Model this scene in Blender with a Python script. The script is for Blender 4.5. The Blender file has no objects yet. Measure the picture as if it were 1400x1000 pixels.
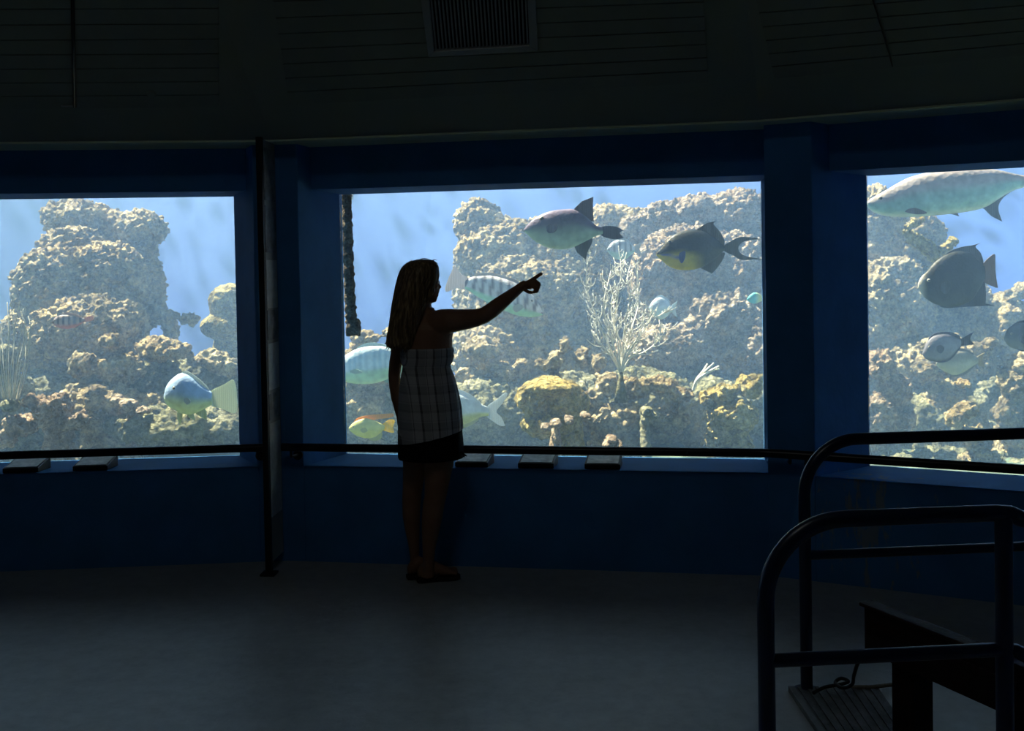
import bpy, bmesh, math, random
import numpy as np
from mathutils import Vector, Matrix, Quaternion, noise as mnoise
random.seed(7)
SC = bpy.context.scene
COL = SC.collection
PI = math.pi

# ------------------------------------------------------------------ camera model (solved from the photograph)
F = 1400.0
ROLL, PITCH, CY, EYE = 0.01770, 0.0206, 398.88, 1.6

def ray(px, py):
    x, y = px - 700.0, py - CY
    c, s = math.cos(ROLL), math.sin(ROLL)
    x, y = x * c - y * s, y * c + x * s
    u, w = x / F, -y / F
    cp, sp = math.cos(PITCH), math.sin(PITCH)
    return Vector((u, cp + w * sp, w * cp - sp))

def P(px, py, Y):                       # point at distance Y from the viewer
    d = ray(px, py)
    return Vector((0, 0, EYE)) + d * (Y / d.y)

def PF(px, py, z=0.0):                  # point at height z
    d = ray(px, py)
    return Vector((0, 0, EYE)) + d * ((z - EYE) / d.z)

# ------------------------------------------------------------------ room plan: a 24-sided ring
CX, CYY, RAD = -1.73, -3.956, 9.59
H_SILL, H_SOFF, H_GTOP, H_GBOT = 0.535, 2.33, 2.079, 0.505
S_OFF, G_OFF, L_OFF, BACK = 0.146, 0.53, 0.16, 0.58
ANG = {0: -0.0746, 1: 0.1683, 2: 0.4670}
DIS = {0: 5.7714, 1: 5.3975, 2: 5.2764}
STEP = (2 * PI - (0.4670 + 0.0746)) / 22
for k in range(1, 22):
    a = 0.4670 + STEP * k
    ANG[2 + k] = a
    DIS[2 + k] = math.sin(a) * CX + math.cos(a) * CYY + RAD
NF = 24
def nrm(i): return Vector((math.sin(ANG[i % NF]), math.cos(ANG[i % NF])))
def tan(i): return Vector((math.cos(ANG[i % NF]), -math.sin(ANG[i % NF])))
def corner(i, off):                     # meeting of facet i and facet i+1
    a, b = nrm(i), nrm(i + 1)
    d1, d2 = DIS[i % NF] + off, DIS[(i + 1) % NF] + off
    det = a.x * b.y - a.y * b.x
    return Vector(((d1 * b.y - d2 * a.y) / det, (a.x * d2 - b.x * d1) / det))
def onfac(px, i, off, py=500):          # plan point where the sight line through px meets facet i
    d = ray(px, py); n = nrm(i)
    t = (DIS[i % NF] + off) / (n.x * d.x + n.y * d.y)
    return Vector((d.x * t, d.y * t))
def PW(px, py, i, off):
    d = ray(px, py); n = nrm(i)
    t = (DIS[i % NF] + off) / (n.x * d.x + n.y * d.y)
    return Vector((0, 0, EYE)) + d * t

# ------------------------------------------------------------------ object helpers
def put(o, parent=None):
    COL.objects.link(o)
    if parent is not None: o.parent = parent
    return o

def tag(o, label=None, cat=None, group=None, kind=None):
    if label: o['label'] = label
    if cat: o['category'] = cat
    if group: o['group'] = group
    if kind: o['kind'] = kind
    return o

def empty(name, loc, label, cat, group=None, rotz=0.0):
    o = bpy.data.objects.new(name, None); COL.objects.link(o)
    o.location = loc; o.rotation_euler = (0, 0, rotz); o.empty_display_size = 0.1
    return tag(o, label, cat, group)

class MB:
    def __init__(s): s.v = []; s.f = []
    def add(s, vs, fs):
        n = len(s.v); s.v += [tuple(v) for v in vs]; s.f += [tuple(i + n for i in f) for f in fs]
    def prism(s, plan, z0, z1):         # plan: list of 2-D points; z0/z1 floats or lists
        n = len(plan)
        a = z0 if hasattr(z0, '__len__') else [z0] * n
        b = z1 if hasattr(z1, '__len__') else [z1] * n
        vs = [(p[0], p[1], a[k]) for k, p in enumerate(plan)] + [(p[0], p[1], b[k]) for k, p in enumerate(plan)]
        fs = [tuple(range(n))[::-1], tuple(range(n, 2 * n))]
        fs += [(k, (k + 1) % n, n + (k + 1) % n, n + k) for k in range(n)]
        s.add(vs, fs)
    def box(s, c, size, M=None):
        hx, hy, hz = size[0] / 2, size[1] / 2, size[2] / 2
        vs = [Vector((x * hx, y * hy, z * hz)) for z in (-1, 1) for y in (-1, 1) for x in (-1, 1)]
        if M is not None: vs = [M @ v for v in vs]
        vs = [v + Vector(c) for v in vs]
        s.add(vs, [(0, 2, 3, 1), (4, 5, 7, 6), (0, 1, 5, 4), (2, 6, 7, 3), (0, 4, 6, 2), (1, 3, 7, 5)])
    def tube(s, pts, r, n=14, cap=True):
        pts = [Vector(p) for p in pts]; m = len(pts)
        rr = r if hasattr(r, '__len__') else [r] * m
        T = [(pts[min(k + 1, m - 1)] - pts[max(k - 1, 0)]).normalized() for k in range(m)]
        ref = Vector((0, 0, 1)) if abs(T[0].z) < 0.9 else Vector((1, 0, 0))
        U = (ref - T[0] * ref.dot(T[0])).normalized(); vs = []
        for k in range(m):
            U = (U - T[k] * U.dot(T[k]))
            U = U.normalized() if U.length > 1e-6 else T[k].orthogonal().normalized()
            W = T[k].cross(U)
            for j in range(n):
                t = 2 * PI * j / n
                vs.append(pts[k] + (U * math.cos(t) + W * math.sin(t)) * rr[k])
        fs = [(k * n + j, k * n + (j + 1) % n, (k + 1) * n + (j + 1) % n, (k + 1) * n + j) for k in range(m - 1) for j in range(n)]
        if cap: fs += [tuple(range(n))[::-1], tuple(range((m - 1) * n, m * n))]
        s.add(vs, fs)
    def rings(s, rings, cap=True):      # list of equal-length closed loops of points
        n = len(rings[0]); m = len(rings)
        vs = [v for r in rings for v in r]
        fs = [(k * n + j, k * n + (j + 1) % n, (k + 1) * n + (j + 1) % n, (k + 1) * n + j) for k in range(m - 1) for j in range(n)]
        if cap: fs += [tuple(range(n))[::-1], tuple(range((m - 1) * n, m * n))]
        s.add(vs, fs)
    def ball(s, c, r, nu=20, nv=12, M=None):
        r = r if hasattr(r, '__len__') else (r, r, r)
        c = Vector(c); vs = []
        for i in range(1, nv):
            p = PI * i / nv
            for j in range(nu):
                t = 2 * PI * j / nu
                v = Vector((r[0] * math.sin(p) * math.cos(t), r[1] * math.sin(p) * math.sin(t), r[2] * math.cos(p)))
                vs.append(v)
        vs += [Vector((0, 0, r[2])), Vector((0, 0, -r[2]))]
        if M is not None: vs = [M @ v for v in vs]
        fs = [(i * nu + j, (i + 1) * nu + j, (i + 1) * nu + (j + 1) % nu, i * nu + (j + 1) % nu) for i in range(nv - 2) for j in range(nu)]
        a = (nv - 1) * nu
        fs += [(a, j, (j + 1) % nu) for j in range(nu)]
        fs += [(a + 1, (nv - 2) * nu + (j + 1) % nu, (nv - 2) * nu + j) for j in range(nu)]
        s.add([v + c for v in vs], fs)
    def build(s, name, mat, parent=None, smooth=False, bevel=0.0, rel=True, auto=None):
        off = Vector((0, 0, 0))
        if parent is not None and rel:
            q = parent
            while q is not None:
                off += q.location; q = q.parent
        me = bpy.data.meshes.new(name)
        me.from_pydata([Vector(v) - off for v in s.v], [], s.f)
        bm = bmesh.new(); bm.from_mesh(me); bmesh.ops.recalc_face_normals(bm, faces=bm.faces); bm.to_mesh(me); bm.free()
        if mat is not None: me.materials.append(mat)
        if smooth:
            me.shade_smooth()
            if auto: me.set_sharp_from_angle(angle=auto)
        o = bpy.data.objects.new(name, me); put(o, parent)
        if bevel:
            b = o.modifiers.new('Bevel', 'BEVEL'); b.width = bevel; b.segments = 2; b.limit_method = 'ANGLE'
        return o

def struct(o): o['kind'] = 'structure'; return o

# ------------------------------------------------------------------ materials
def mat(name):
    m = bpy.data.materials.new(name); m.use_nodes = True
    nt = m.node_tree; nt.nodes.clear()
    out = nt.nodes.new('ShaderNodeOutputMaterial')
    return m, nt, out

def N(nt, t, **kw):
    n = nt.nodes.new(t)
    for k, v in kw.items():
        if k in n.inputs.keys(): n.inputs[k].default_value = v
        else: setattr(n, k, v)
    return n

def ramp(nt, fac, stops):
    r = nt.nodes.new('ShaderNodeValToRGB'); e = r.color_ramp.elements
    while len(e) > 1: e.remove(e[-1])
    for k, (p, c) in enumerate(stops):
        el = e[0] if k == 0 else e.new(p)
        el.position = p; el.color = (c[0], c[1], c[2], 1)
    nt.links.new(fac, r.inputs['Fac']); return r.outputs['Color']

def plain(name, col, rough=0.6, var=0.15, scale=6.0, bump=0.15, metal=0.0, detail=6.0, bscale=None, spec=0.5):
    """paint / cloth / wood: base colour broken up by noise, with a fine bump"""
    m, nt, out = mat(name)
    b = N(nt, 'ShaderNodeBsdfPrincipled', Roughness=rough, Metallic=metal)
    b.inputs['Specular IOR Level'].default_value = spec
    tc = N(nt, 'ShaderNodeTexCoord')
    nz = N(nt, 'ShaderNodeTexNoise', Scale=scale, Detail=detail, Roughness=0.6)
    nt.links.new(tc.outputs['Object'], nz.inputs['Vector'])
    lo = [c * (1 - var) for c in col]; hi = [min(1, c * (1 + var)) for c in col]
    c = ramp(nt, nz.outputs['Fac'], [(0.3, lo), (0.7, hi)])
    nt.links.new(c, b.inputs['Base Color'])
    if bump:
        n2 = N(nt, 'ShaderNodeTexNoise', Scale=bscale or scale * 8, Detail=4.0)
        nt.links.new(tc.outputs['Object'], n2.inputs['Vector'])
        bp = N(nt, 'ShaderNodeBump', Strength=bump, Distance=0.01)
        nt.links.new(n2.outputs['Fac'], bp.inputs['Height']); nt.links.new(bp.outputs['Normal'], b.inputs['Normal'])
    nt.links.new(b.outputs['BSDF'], out.inputs['Surface'])
    return m

M = {}
M['wall'] = plain('blue_wall_paint', (0.08, 0.29, 0.64), 0.75, 0.12, 3.0, 0.2, bscale=30, spec=0.08)
M['ceil'] = plain('cream_ceiling_paint', (0.34, 0.36, 0.27), 0.7, 0.06, 2.0, 0.1)
M['tube'] = plain('navy_gloss_tube', (0.012, 0.022, 0.06), 0.32, 0.2, 8.0, 0.05)
M['black'] = plain('black_paint', (0.012, 0.012, 0.013), 0.5, 0.2, 8.0, 0.1)
M['wood'] = plain('dark_brown_wood', (0.045, 0.022, 0.014), 0.55, 0.35, 9.0, 0.3)

def floor_mat():
    m, nt, out = mat('worn_concrete')
    b = N(nt, 'ShaderNodeBsdfPrincipled', Roughness=0.36)
    tc = N(nt, 'ShaderNodeTexCoord')
    n1 = N(nt, 'ShaderNodeTexNoise', Scale=1.1, Detail=8.0, Roughness=0.65)
    n2 = N(nt, 'ShaderNodeTexNoise', Scale=14.0, Detail=8.0, Roughness=0.7)
    for n in (n1, n2): nt.links.new(tc.outputs['Object'], n.inputs['Vector'])
    mx = N(nt, 'ShaderNodeMix', data_type='FLOAT'); mx.inputs[0].default_value = 0.45
    nt.links.new(n1.outputs['Fac'], mx.inputs[2]); nt.links.new(n2.outputs['Fac'], mx.inputs[3])
    c = ramp(nt, mx.outputs[0], [(0.3, (0.29, 0.30, 0.29)), (0.52, (0.46, 0.47, 0.455)), (0.72, (0.60, 0.605, 0.585))])
    nt.links.new(c, b.inputs['Base Color'])
    bp = N(nt, 'ShaderNodeBump', Strength=0.35, Distance=0.01)
    nt.links.new(n2.outputs['Fac'], bp.inputs['Height']); nt.links.new(bp.outputs['Normal'], b.inputs['Normal'])
    nt.links.new(b.outputs['BSDF'], out.inputs['Surface'])
    return m
M['floor'] = floor_mat()

def glass_mat():
    m, nt, out = mat('clear_acrylic')
    t = N(nt, 'ShaderNodeBsdfTransparent'); t.inputs['Color'].default_value = (0.97, 0.985, 0.98, 1)
    g = N(nt, 'ShaderNodeBsdfGlossy', Roughness=0.02)
    fr = N(nt, 'ShaderNodeFresnel', IOR=1.33)
    mx = N(nt, 'ShaderNodeMixShader')
    nt.links.new(fr.outputs['Fac'], mx.inputs['Fac']); nt.links.new(t.outputs[0], mx.inputs[1]); nt.links.new(g.outputs[0], mx.inputs[2])
    nt.links.new(mx.outputs[0], out.inputs['Surface']); return m
M['glass'] = glass_mat()

WATER_D, WATER_A = 0.088, 0.05
def water_mat():
    m, nt, out = mat('hazy_sea_water')
    s = N(nt, 'ShaderNodeVolumeScatter', Density=WATER_D, Anisotropy=0.1); s.inputs['Color'].default_value = (0.33, 0.57, 0.98, 1)
    a = N(nt, 'ShaderNodeVolumeAbsorption', Density=WATER_A); a.inputs['Color'].default_value = (0.2, 0.75, 0.95, 1)
    ad = N(nt, 'ShaderNodeAddShader')
    nt.links.new(s.outputs[0], ad.inputs[0]); nt.links.new(a.outputs[0], ad.inputs[1])
    nt.links.new(ad.outputs[0], out.inputs['Volume']); return m
M['water'] = water_mat()

def ripple_mat():
    """water surface: thin, lets the sun through in the uneven net of a rippled surface"""
    m, nt, out = mat('rippled_water_surface')
    tc = N(nt, 'ShaderNodeTexCoord')
    nz = N(nt, 'ShaderNodeTexNoise', Scale=2.0, Detail=2.0)
    nt.links.new(tc.outputs['Object'], nz.inputs['Vector'])
    mixv = N(nt, 'ShaderNodeMix', data_type='VECTOR'); mixv.inputs[0].default_value = 0.18
    nt.links.new(tc.outputs['Object'], mixv.inputs[4]); nt.links.new(nz.outputs['Color'], mixv.inputs[5])
    v = N(nt, 'ShaderNodeTexVoronoi', Scale=5.0, feature='SMOOTH_F1'); v.inputs['Smoothness'].default_value = 0.4
    nt.links.new(mixv.outputs[1], v.inputs['Vector'])
    c = ramp(nt, v.outputs['Distance'], [(0.12, (0.30, 0.30, 0.30)), (0.5, (0.95, 0.95, 0.95)), (0.7, (1, 1, 1))])
    t = N(nt, 'ShaderNodeBsdfTransparent'); nt.links.new(c, t.inputs['Color'])
    nt.links.new(t.outputs[0], out.inputs['Surface']); return m
M['ripple'] = ripple_mat()
M['tankwall'] = plain('blue_tank_wall', (0.006, 0.045, 0.26), 0.9, 0.06, 0.7, 0.05)
M['sand'] = plain('green_algae_sand', (0.10, 0.14, 0.10), 0.95, 0.25, 5.0, 0.5)
M['block_slab'] = plain('grey_concrete', (0.3, 0.3, 0.29), 0.9, 0.15, 3.0, 0.2)

# ------------------------------------------------------------------ room shell
TOPZ = 2.45
names = {22: 'wall_outer_left', 4: 'wall_outer_right', 23: 'wall_far_left', 0: 'wall_left', 1: 'wall_front', 2: 'wall_right', 3: 'wall_far_right'}
WIN = [22, 23, 0, 1, 2, 3, 4]
# pillar edges along each facet (plan points on the face line / glass line)
edge = {}
def sym(i):
    cl, cr = corner(i - 1, 0), corner(i, 0); t = tan(i)
    gl, gr = corner(i - 1, G_OFF), corner(i, G_OFF)
    return (cl + t * 0.13, cr - t * 0.13, gl + t * 0.22, gr - t * 0.22)
for i in WIN: edge[i] = sym(i)
t0 = tan(0)
edge[0] = (edge[0][0], onfac(350, 0, 0, 450), edge[0][2], onfac(323.5, 0, G_OFF, 440))
edge[1] = (onfac(411, 1, 0, 450), onfac(1060, 1, 0, 450), onfac(467.5, 1, G_OFF, 440), onfac(1043, 1, G_OFF, 430))
edge[2] = (onfac(1112, 2, 0, 450), edge[2][1], onfac(1186, 2, G_OFF, 430), edge[2][3])

def peel_mat():
    m = M['wall'].copy(); m.name = 'peeling_blue_paint'; nt = m.node_tree
    b = next(n for n in nt.nodes if n.type == 'BSDF_PRINCIPLED'); src = b.inputs['Base Color'].links[0].from_socket
    tc = next(n for n in nt.nodes if n.type == 'TEX_COORD'); c = PW(1175, 700, 2, 0)
    mp = N(nt, 'ShaderNodeMapping'); mp.inputs['Location'].default_value = (-c.x * 3.2, -c.y * 3.2, -c.z * 2.2); mp.inputs['Scale'].default_value = (3.2, 3.2, 2.2)
    nt.links.new(tc.outputs['Object'], mp.inputs['Vector'])
    ln = N(nt, 'ShaderNodeVectorMath', operation='LENGTH'); nt.links.new(mp.outputs[0], ln.inputs[0])
    m2 = N(nt, 'ShaderNodeMapping'); m2.inputs['Scale'].default_value = (16, 16, 4.5); nt.links.new(tc.outputs['Object'], m2.inputs['Vector'])
    nz = N(nt, 'ShaderNodeTexNoise', Scale=1.0, Detail=8.0, Roughness=0.7); nt.links.new(m2.outputs[0], nz.inputs['Vector'])
    sb = N(nt, 'ShaderNodeMath', operation='MULTIPLY_ADD'); sb.inputs[1].default_value = -0.16; nt.links.new(ln.outputs['Value'], sb.inputs[0]); nt.links.new(nz.outputs['Fac'], sb.inputs[2])
    fac = ramp(nt, sb.outputs[0], [(0.44, (0, 0, 0)), (0.50, (1, 1, 1))])
    mx = N(nt, 'ShaderNodeMix', data_type='RGBA'); nt.links.new(fac, mx.inputs[0]); nt.links.new(src, mx.inputs[6]); mx.inputs[7].default_value = (0.28, 0.36, 0.44, 1)
    nt.links.new(mx.outputs[2], b.inputs['Base Color']); return m
M['peel'] = peel_mat()
# pillars at the corners
for k, i in enumerate([22, 23, 0, 1, 2, 3]):
    j = (i + 1) % NF
    a, b = edge[i], edge[j]
    plan = [a[1], corner(i, 0), b[0], b[2], b[2] + nrm(j) * (BACK - G_OFF), corner(i, BACK), a[3] + nrm(i) * (BACK - G_OFF), a[3]]
    m = MB(); m.prism(plan, -0.02, TOPZ)
    struct(m.build('pillar', M['peel'] if i == 1 else M['wall'], bevel=0.006))
def dep(p, i, off):                     # shift a face point to depth off along its reveal (towards the glass point)
    return p
for i in WIN:
    fl, fr, gl, gr = edge[i]; n = nrm(i)
    if i == 22: fl = corner(21, 0); gl = corner(21, G_OFF)
    if i == 4: fr = corner(4, 0); gr = corner(4, G_OFF)
    bl, br = gl + n * (BACK - G_OFF), gr + n * (BACK - G_OFF)
    q = L_OFF / G_OFF
    ll, lr = fl.lerp(gl, q), fr.lerp(gr, q)
    m = MB()
    m.prism([fl, fr, gr, br, bl, gl], -0.02, [H_SILL, H_SILL, H_GBOT, H_GBOT - .005, H_GBOT - .005, H_GBOT])   # parapet with its sill
    m.prism([ll, lr, gr, br, bl, gl], H_GTOP, TOPZ)                                                            # lintel
    struct(m.build(names[i], M['peel'] if i == 2 else M['wall'], bevel=0.006))
    w = MB()
    w.prism([gl, gr, gr + n * 0.03, gl + n * 0.03], H_GBOT - 0.005, H_GTOP + .005)
    o = struct(w.build('window_%d' % (WIN.index(i) + 1), M['glass']))
# plain walls round the rest of the ring
m = MB()
for i in range(5, 22):
    a, b = corner(i - 1, 0), corner(i, 0); c, d = corner(i, BACK), corner(i - 1, BACK)
    m.prism([a, b, c, d], -0.02, TOPZ)
struct(m.build('wall_back', M['wall']))
# floor and ceiling
m = MB(); ring = [corner(i, 0.3) for i in range(NF)]
m.prism(ring[::-1], -0.12, 0.0)
struct(m.build('floor', M['floor']))
SL = 0.62
m = MB()
def cz(off): return H_SOFF + SL * (-S_OFF - off)
IN = -5.2
for i in range(NF):
    a, b = corner(i - 1, -S_OFF), corner(i, -S_OFF); c, d = corner(i, IN), corner(i - 1, IN)
    e, g = corner(i - 1, BACK), corner(i, BACK)
    z1 = cz(IN)
    lo = [(e.x, e.y, H_SOFF), (g.x, g.y, H_SOFF), (b.x, b.y, H_SOFF), (a.x, a.y, H_SOFF), (c.x, c.y, z1), (d.x, d.y, z1)]
    up = [(x, y, z + 0.16) for x, y, z in lo]
    m.add(lo + up, [(0, 1, 2, 3), (3, 2, 4, 5), (6, 9, 8, 7), (9, 11, 10, 8), (0, 6, 7, 1), (5, 4, 10, 11)])
m.prism([corner(i, IN) for i in range(NF)], cz(IN), cz(IN) + 0.16)
struct(m.build('ceiling', M['ceil']))

M['soffit'] = plain('lit_soffit_tone', (0.84, 0.92, 0.62), 0.7, 0.06, 2.0, 0.1)  # window light on the underside is put into this paler, greener colour
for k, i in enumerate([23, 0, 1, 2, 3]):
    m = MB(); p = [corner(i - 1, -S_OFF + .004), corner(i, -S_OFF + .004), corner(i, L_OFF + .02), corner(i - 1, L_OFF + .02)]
    m.prism(p, H_SOFF - .010, H_SOFF + .002); struct(m.build('lit_soffit_strip_%d' % (k + 1), M['soffit']))

# ------------------------------------------------------------------ tank shell
TB = BACK + 6.2                          # back of the tank
WS = 2.62                                # water level
TF = 0.15                               # tank bed
def ringpts(off, ids): return [corner(i, off) for i in ids]
ids = [21, 22, 23, 0, 1, 2, 3, 4]
TB0 = BACK + 4.0                         # foot of the sloping back wall
inner = ringpts(BACK + 0.012, ids); outer = ringpts(TB, ids); foot = ringpts(TB0, ids)
m = MB(); K = len(ids)
vs = [(p.x, p.y, z) for z, q in ((TF, inner), (TF, foot), (WS, outer), (WS, inner)) for p in q]
fs = [(r * K + k, r * K + k + 1, ((r + 1) % 4) * K + k + 1, ((r + 1) % 4) * K + k) for r in range(4) for k in range(K - 1)]
fs += [tuple(r * K for r in range(4)), tuple(r * K + K - 1 for r in range(4))]
m.add(vs, fs)
wat = m.build('water', M['water']); wat['kind'] = 'structure'
m = MB()
pl = inner + outer[::-1]
m.add([(p.x, p.y, WS + 0.01) for p in pl], [tuple(range(len(pl)))])
struct(m.build('water_surface', M['ripple']))
m = MB()
o2 = ringpts(TB + 0.3, ids)
m.prism(inner + o2[::-1], TF - 0.2, TF); struct(m.build('tank_floor', M['sand']))
m = MB()
ex = (WS + .25 - TF) / (WS - TF)
for k in range(len(ids) - 1):
    qs = [(foot[k], TF), (foot[k + 1], TF), (foot[k + 1].lerp(outer[k + 1], ex), WS + .25), (foot[k].lerp(outer[k], ex), WS + .25)]
    n3 = Vector((nrm(ids[k + 1]).x, nrm(ids[k + 1]).y, -0.6)) * 0.2
    a8 = [Vector((p.x, p.y, z)) for p, z in qs]
    m.add(a8 + [p + n3 for p in a8], [(0, 1, 2, 3), (7, 6, 5, 4), (0, 4, 5, 1), (1, 5, 6, 2), (2, 6, 7, 3), (3, 7, 4, 0)])
struct(m.build('wall_tank', M['tankwall']))
for nm, p, q, s in (('wall_tank_left', inner[0], outer[0], -1), ('wall_tank_right', inner[-1], outer[-1], 1)):
    t = (q - p).normalized(); d = Vector((t.y, -t.x)) * (0.3 if s > 0 else -0.3)
    m = MB(); m.prism([p, q, q + d, p + d], TF, WS + 0.25); struct(m.build(nm, M['tankwall']))
# unseen slab added over the tank front to block sun from the glass
SUN_BLOCK = BACK + 0.22
m = MB()
dk = ringpts(SUN_BLOCK, ids); d0 = ringpts(BACK - .02, ids)
for k in range(len(ids) - 1): m.prism([d0[k], d0[k + 1], dk[k + 1], dk[k]], WS + 0.03, WS + 0.16)
for k in range(len(ids) - 1): 
    i = ids[k]; m.prism([d0[k], d0[k + 1], inner[k + 1], inner[k]], -0.4, H_GBOT - .01)
    m.prism([d0[k], d0[k + 1], inner[k + 1], inner[k]], H_GTOP + .006, WS + .05)
struct(m.build('sun_block_slab', M['block_slab']))
SKY, SUN, SUNDIR, EXPO = 0.034, 25.0, (-0.52, 0.30, 1.0), 0.0
FILL_LIGHT = 3.4
# ------------------------------------------------------------------ reef rocks
def rock_mat(name, dark, mid, light, pale, tint, scale=1.0, tamt=0.5):
    m, nt, out = mat(name)
    b = N(nt, 'ShaderNodeBsdfPrincipled', Roughness=0.92); b.inputs['Specular IOR Level'].default_value = 0.15
    tc = N(nt, 'ShaderNodeTexCoord')
    def nz(sc, de=8.0, ro=0.65):
        n = N(nt, 'ShaderNodeTexNoise', Scale=sc * scale, Detail=de, Roughness=ro); nt.links.new(tc.outputs['Object'], n.inputs['Vector']); return n
    n1, n2, n3, n4 = nz(7, 10, 0.75), nz(2.2, 4, 0.6), nz(34, 8, 0.75), nz(1.3, 5, 0.6)
    vo = N(nt, 'ShaderNodeTexVoronoi', Scale=26 * scale); nt.links.new(tc.outputs['Object'], vo.inputs['Vector'])
    c1 = ramp(nt, n1.outputs['Fac'], [(0.33, dark), (0.46, mid), (0.56, light), (0.68, pale)])
    c2 = ramp(nt, n4.outputs['Fac'], [(0.42, (1, 1, 1)), (0.62, tint)])
    mu = N(nt, 'ShaderNodeMix', data_type='RGBA', blend_type='MULTIPLY'); mu.inputs[0].default_value = tamt
    nt.links.new(c1, mu.inputs[6]); nt.links.new(c2, mu.inputs[7])
    # holes and pale crusts
    sp = ramp(nt, n3.outputs['Fac'], [(0.36, (0.45, 0.45, 0.45)), (0.5, (1, 1, 1)), (0.68, (1.5, 1.45, 1.35))])
    m2 = N(nt, 'ShaderNodeMix', data_type='RGBA', blend_type='MULTIPLY'); m2.inputs[0].default_value = 0.85
    nt.links.new(mu.outputs[2], m2.inputs[6]); nt.links.new(sp, m2.inputs[7])
    nt.links.new(m2.outputs[2], b.inputs['Base Color'])
    ad = N(nt, 'ShaderNodeMath', operation='ADD'); nt.links.new(n3.outputs['Fac'], ad.inputs[0]); nt.links.new(vo.outputs['Distance'], ad.inputs[1])
    bp = N(nt, 'ShaderNodeBump', Strength=1.0, Distance=0.045); nt.links.new(ad.outputs[0], bp.inputs['Height'])
    nt.links.new(bp.outputs['Normal'], b.inputs['Normal'])
    nt.links.new(b.outputs['BSDF'], out.inputs['Surface']); return m
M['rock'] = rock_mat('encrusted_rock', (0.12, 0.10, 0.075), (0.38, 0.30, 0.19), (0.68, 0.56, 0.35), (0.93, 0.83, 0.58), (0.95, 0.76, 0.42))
M['pinkrock'] = rock_mat('pinkish_encrusted_rock', (0.15, 0.115, 0.09), (0.38, 0.29, 0.21), (0.64, 0.50, 0.37), (0.9, 0.8, 0.64), (0.85, 0.66, 0.5), 1.2)
M['yellowrock'] = rock_mat('yellow_crusted_rock', (0.12, 0.10, 0.04), (0.45, 0.36, 0.14), (0.72, 0.60, 0.27), (0.9, 0.82, 0.52), (0.9, 0.75, 0.4), 1.3)
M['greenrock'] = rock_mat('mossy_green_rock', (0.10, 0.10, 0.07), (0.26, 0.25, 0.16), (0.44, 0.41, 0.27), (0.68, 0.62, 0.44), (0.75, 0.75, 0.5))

TEX = {}
def tex(kind, size, **kw):
    key = (kind, size)
    if key not in TEX:
        t = bpy.data.textures.new('reef_%s_%d' % (kind.lower(), int(size * 1000)), kind); t.noise_scale = size
        for k, v in kw.items(): setattr(t, k, v)
        TEX[key] = t
    return TEX[key]

def displace(o, t, s, mid=0.5):
    d = o.modifiers.new('Displace', 'DISPLACE'); d.texture = t; d.texture_coords = 'GLOBAL'; d.strength = s; d.mid_level = mid

def rock(label, Y, blobs, m='rock', voxel=0.025, big=0.15, med=0.10, fine=0.055, name='reef_rock', cat='rock', group=None, base=True, smooth=3):
    """blobs: (px, py, rx_px, rz_px [, dY, ry_m]) lumps that grow together into one rock resting on the tank bed"""
    mb = MB(); cs = []
    for b in blobs:
        px, py, rx, rz = b[:4]; dy = b[4] if len(b) > 4 else 0.0
        yy = Y + dy; k = yy / F; c = P(px, py, yy)
        ins = (0.03 + 0.25 * (big + med) ) / k * 0.75; rx, rz = max(rx - ins, rx * .6), max(rz - ins, rz * .6)
        ry = b[5] if len(b) > 5 else max(0.12, 0.8 * rx * k)
        mb.ball(c, (rx * k, ry, rz * k), 24, 14); cs.append((c, rx * k, ry, rz * k))
    if base:
        c, rx, ry, rz = max(cs, key=lambda q: q[1] * q[3])
        if c.z - rz > TF - 0.05:
            lo, hi = TF - 0.05, c.z
            prof = [(hi, 0.62), (hi * 0.5 + lo * 0.5, 0.80), (lo, 0.95)]
            mb.rings([[Vector((c.x + math.cos(2 * PI * j / 16) * rx * q, c.y + 0.1 + math.sin(2 * PI * j / 16) * ry * q, z)) for j in range(16)] for z, q in prof])
    o = mb.build(name, M[m], smooth=True)
    r = o.modifiers.new('Remesh', 'REMESH'); r.mode = 'VOXEL'; r.voxel_size = voxel; r.use_smooth_shade = True
    s = o.modifiers.new('Smooth', 'SMOOTH'); s.iterations = smooth + 1; s.factor = 0.6
    if big: displace(o, tex('CLOUDS', 0.50, noise_depth=2), big)
    if med: displace(o, tex('CLOUDS', 0.15, noise_depth=3), med)
    if fine: displace(o, tex('CLOUDS', 0.05, noise_depth=3), fine); displace(o, tex('VORONOI', 0.055), -fine * 0.8, 0.4); displace(o, tex('CLOUDS', 0.022, noise_depth=2), fine * .45)
    return tag(o, label, cat, group)

# left window
rock('huge rounded boulder rising to the top of the left window', 8.9,
     [(100, 345, 62, 45), (75, 400, 68, 75, -.25), (140, 390, 70, 70, -.15), (120, 450, 95, 60, -.4), (60, 460, 70, 60, -.3), (175, 345, 48, 34, .2), (200, 400, 42, 60, .25), (112, 303, 64, 36, .3), (185, 316, 54, 36, .25)], voxel=0.013, big=.12, med=.07, fine=.07)
rock('long low reef mound with a yellow-green knob, in the middle of the left window', 7.9,
     [(148, 466, 26, 22), (118, 500, 40, 32), (165, 505, 45, 35), (225, 478, 52, 26, .15), (285, 492, 42, 18, .2), (315, 500, 20, 16, .2), (140, 550, 62, 40, -.1), (200, 560, 40, 30, -.05), (110, 545, 40, 32)], voxel=0.0124)
rock('craggy pale rock in the bottom left corner of the left window', 7.3,
     [(70, 560, 34, 28), (30, 580, 34, 26), (5, 600, 28, 25), (105, 575, 28, 18), (48, 548, 14, 14)], m='pinkrock', voxel=0.0124, big=.15)
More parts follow.
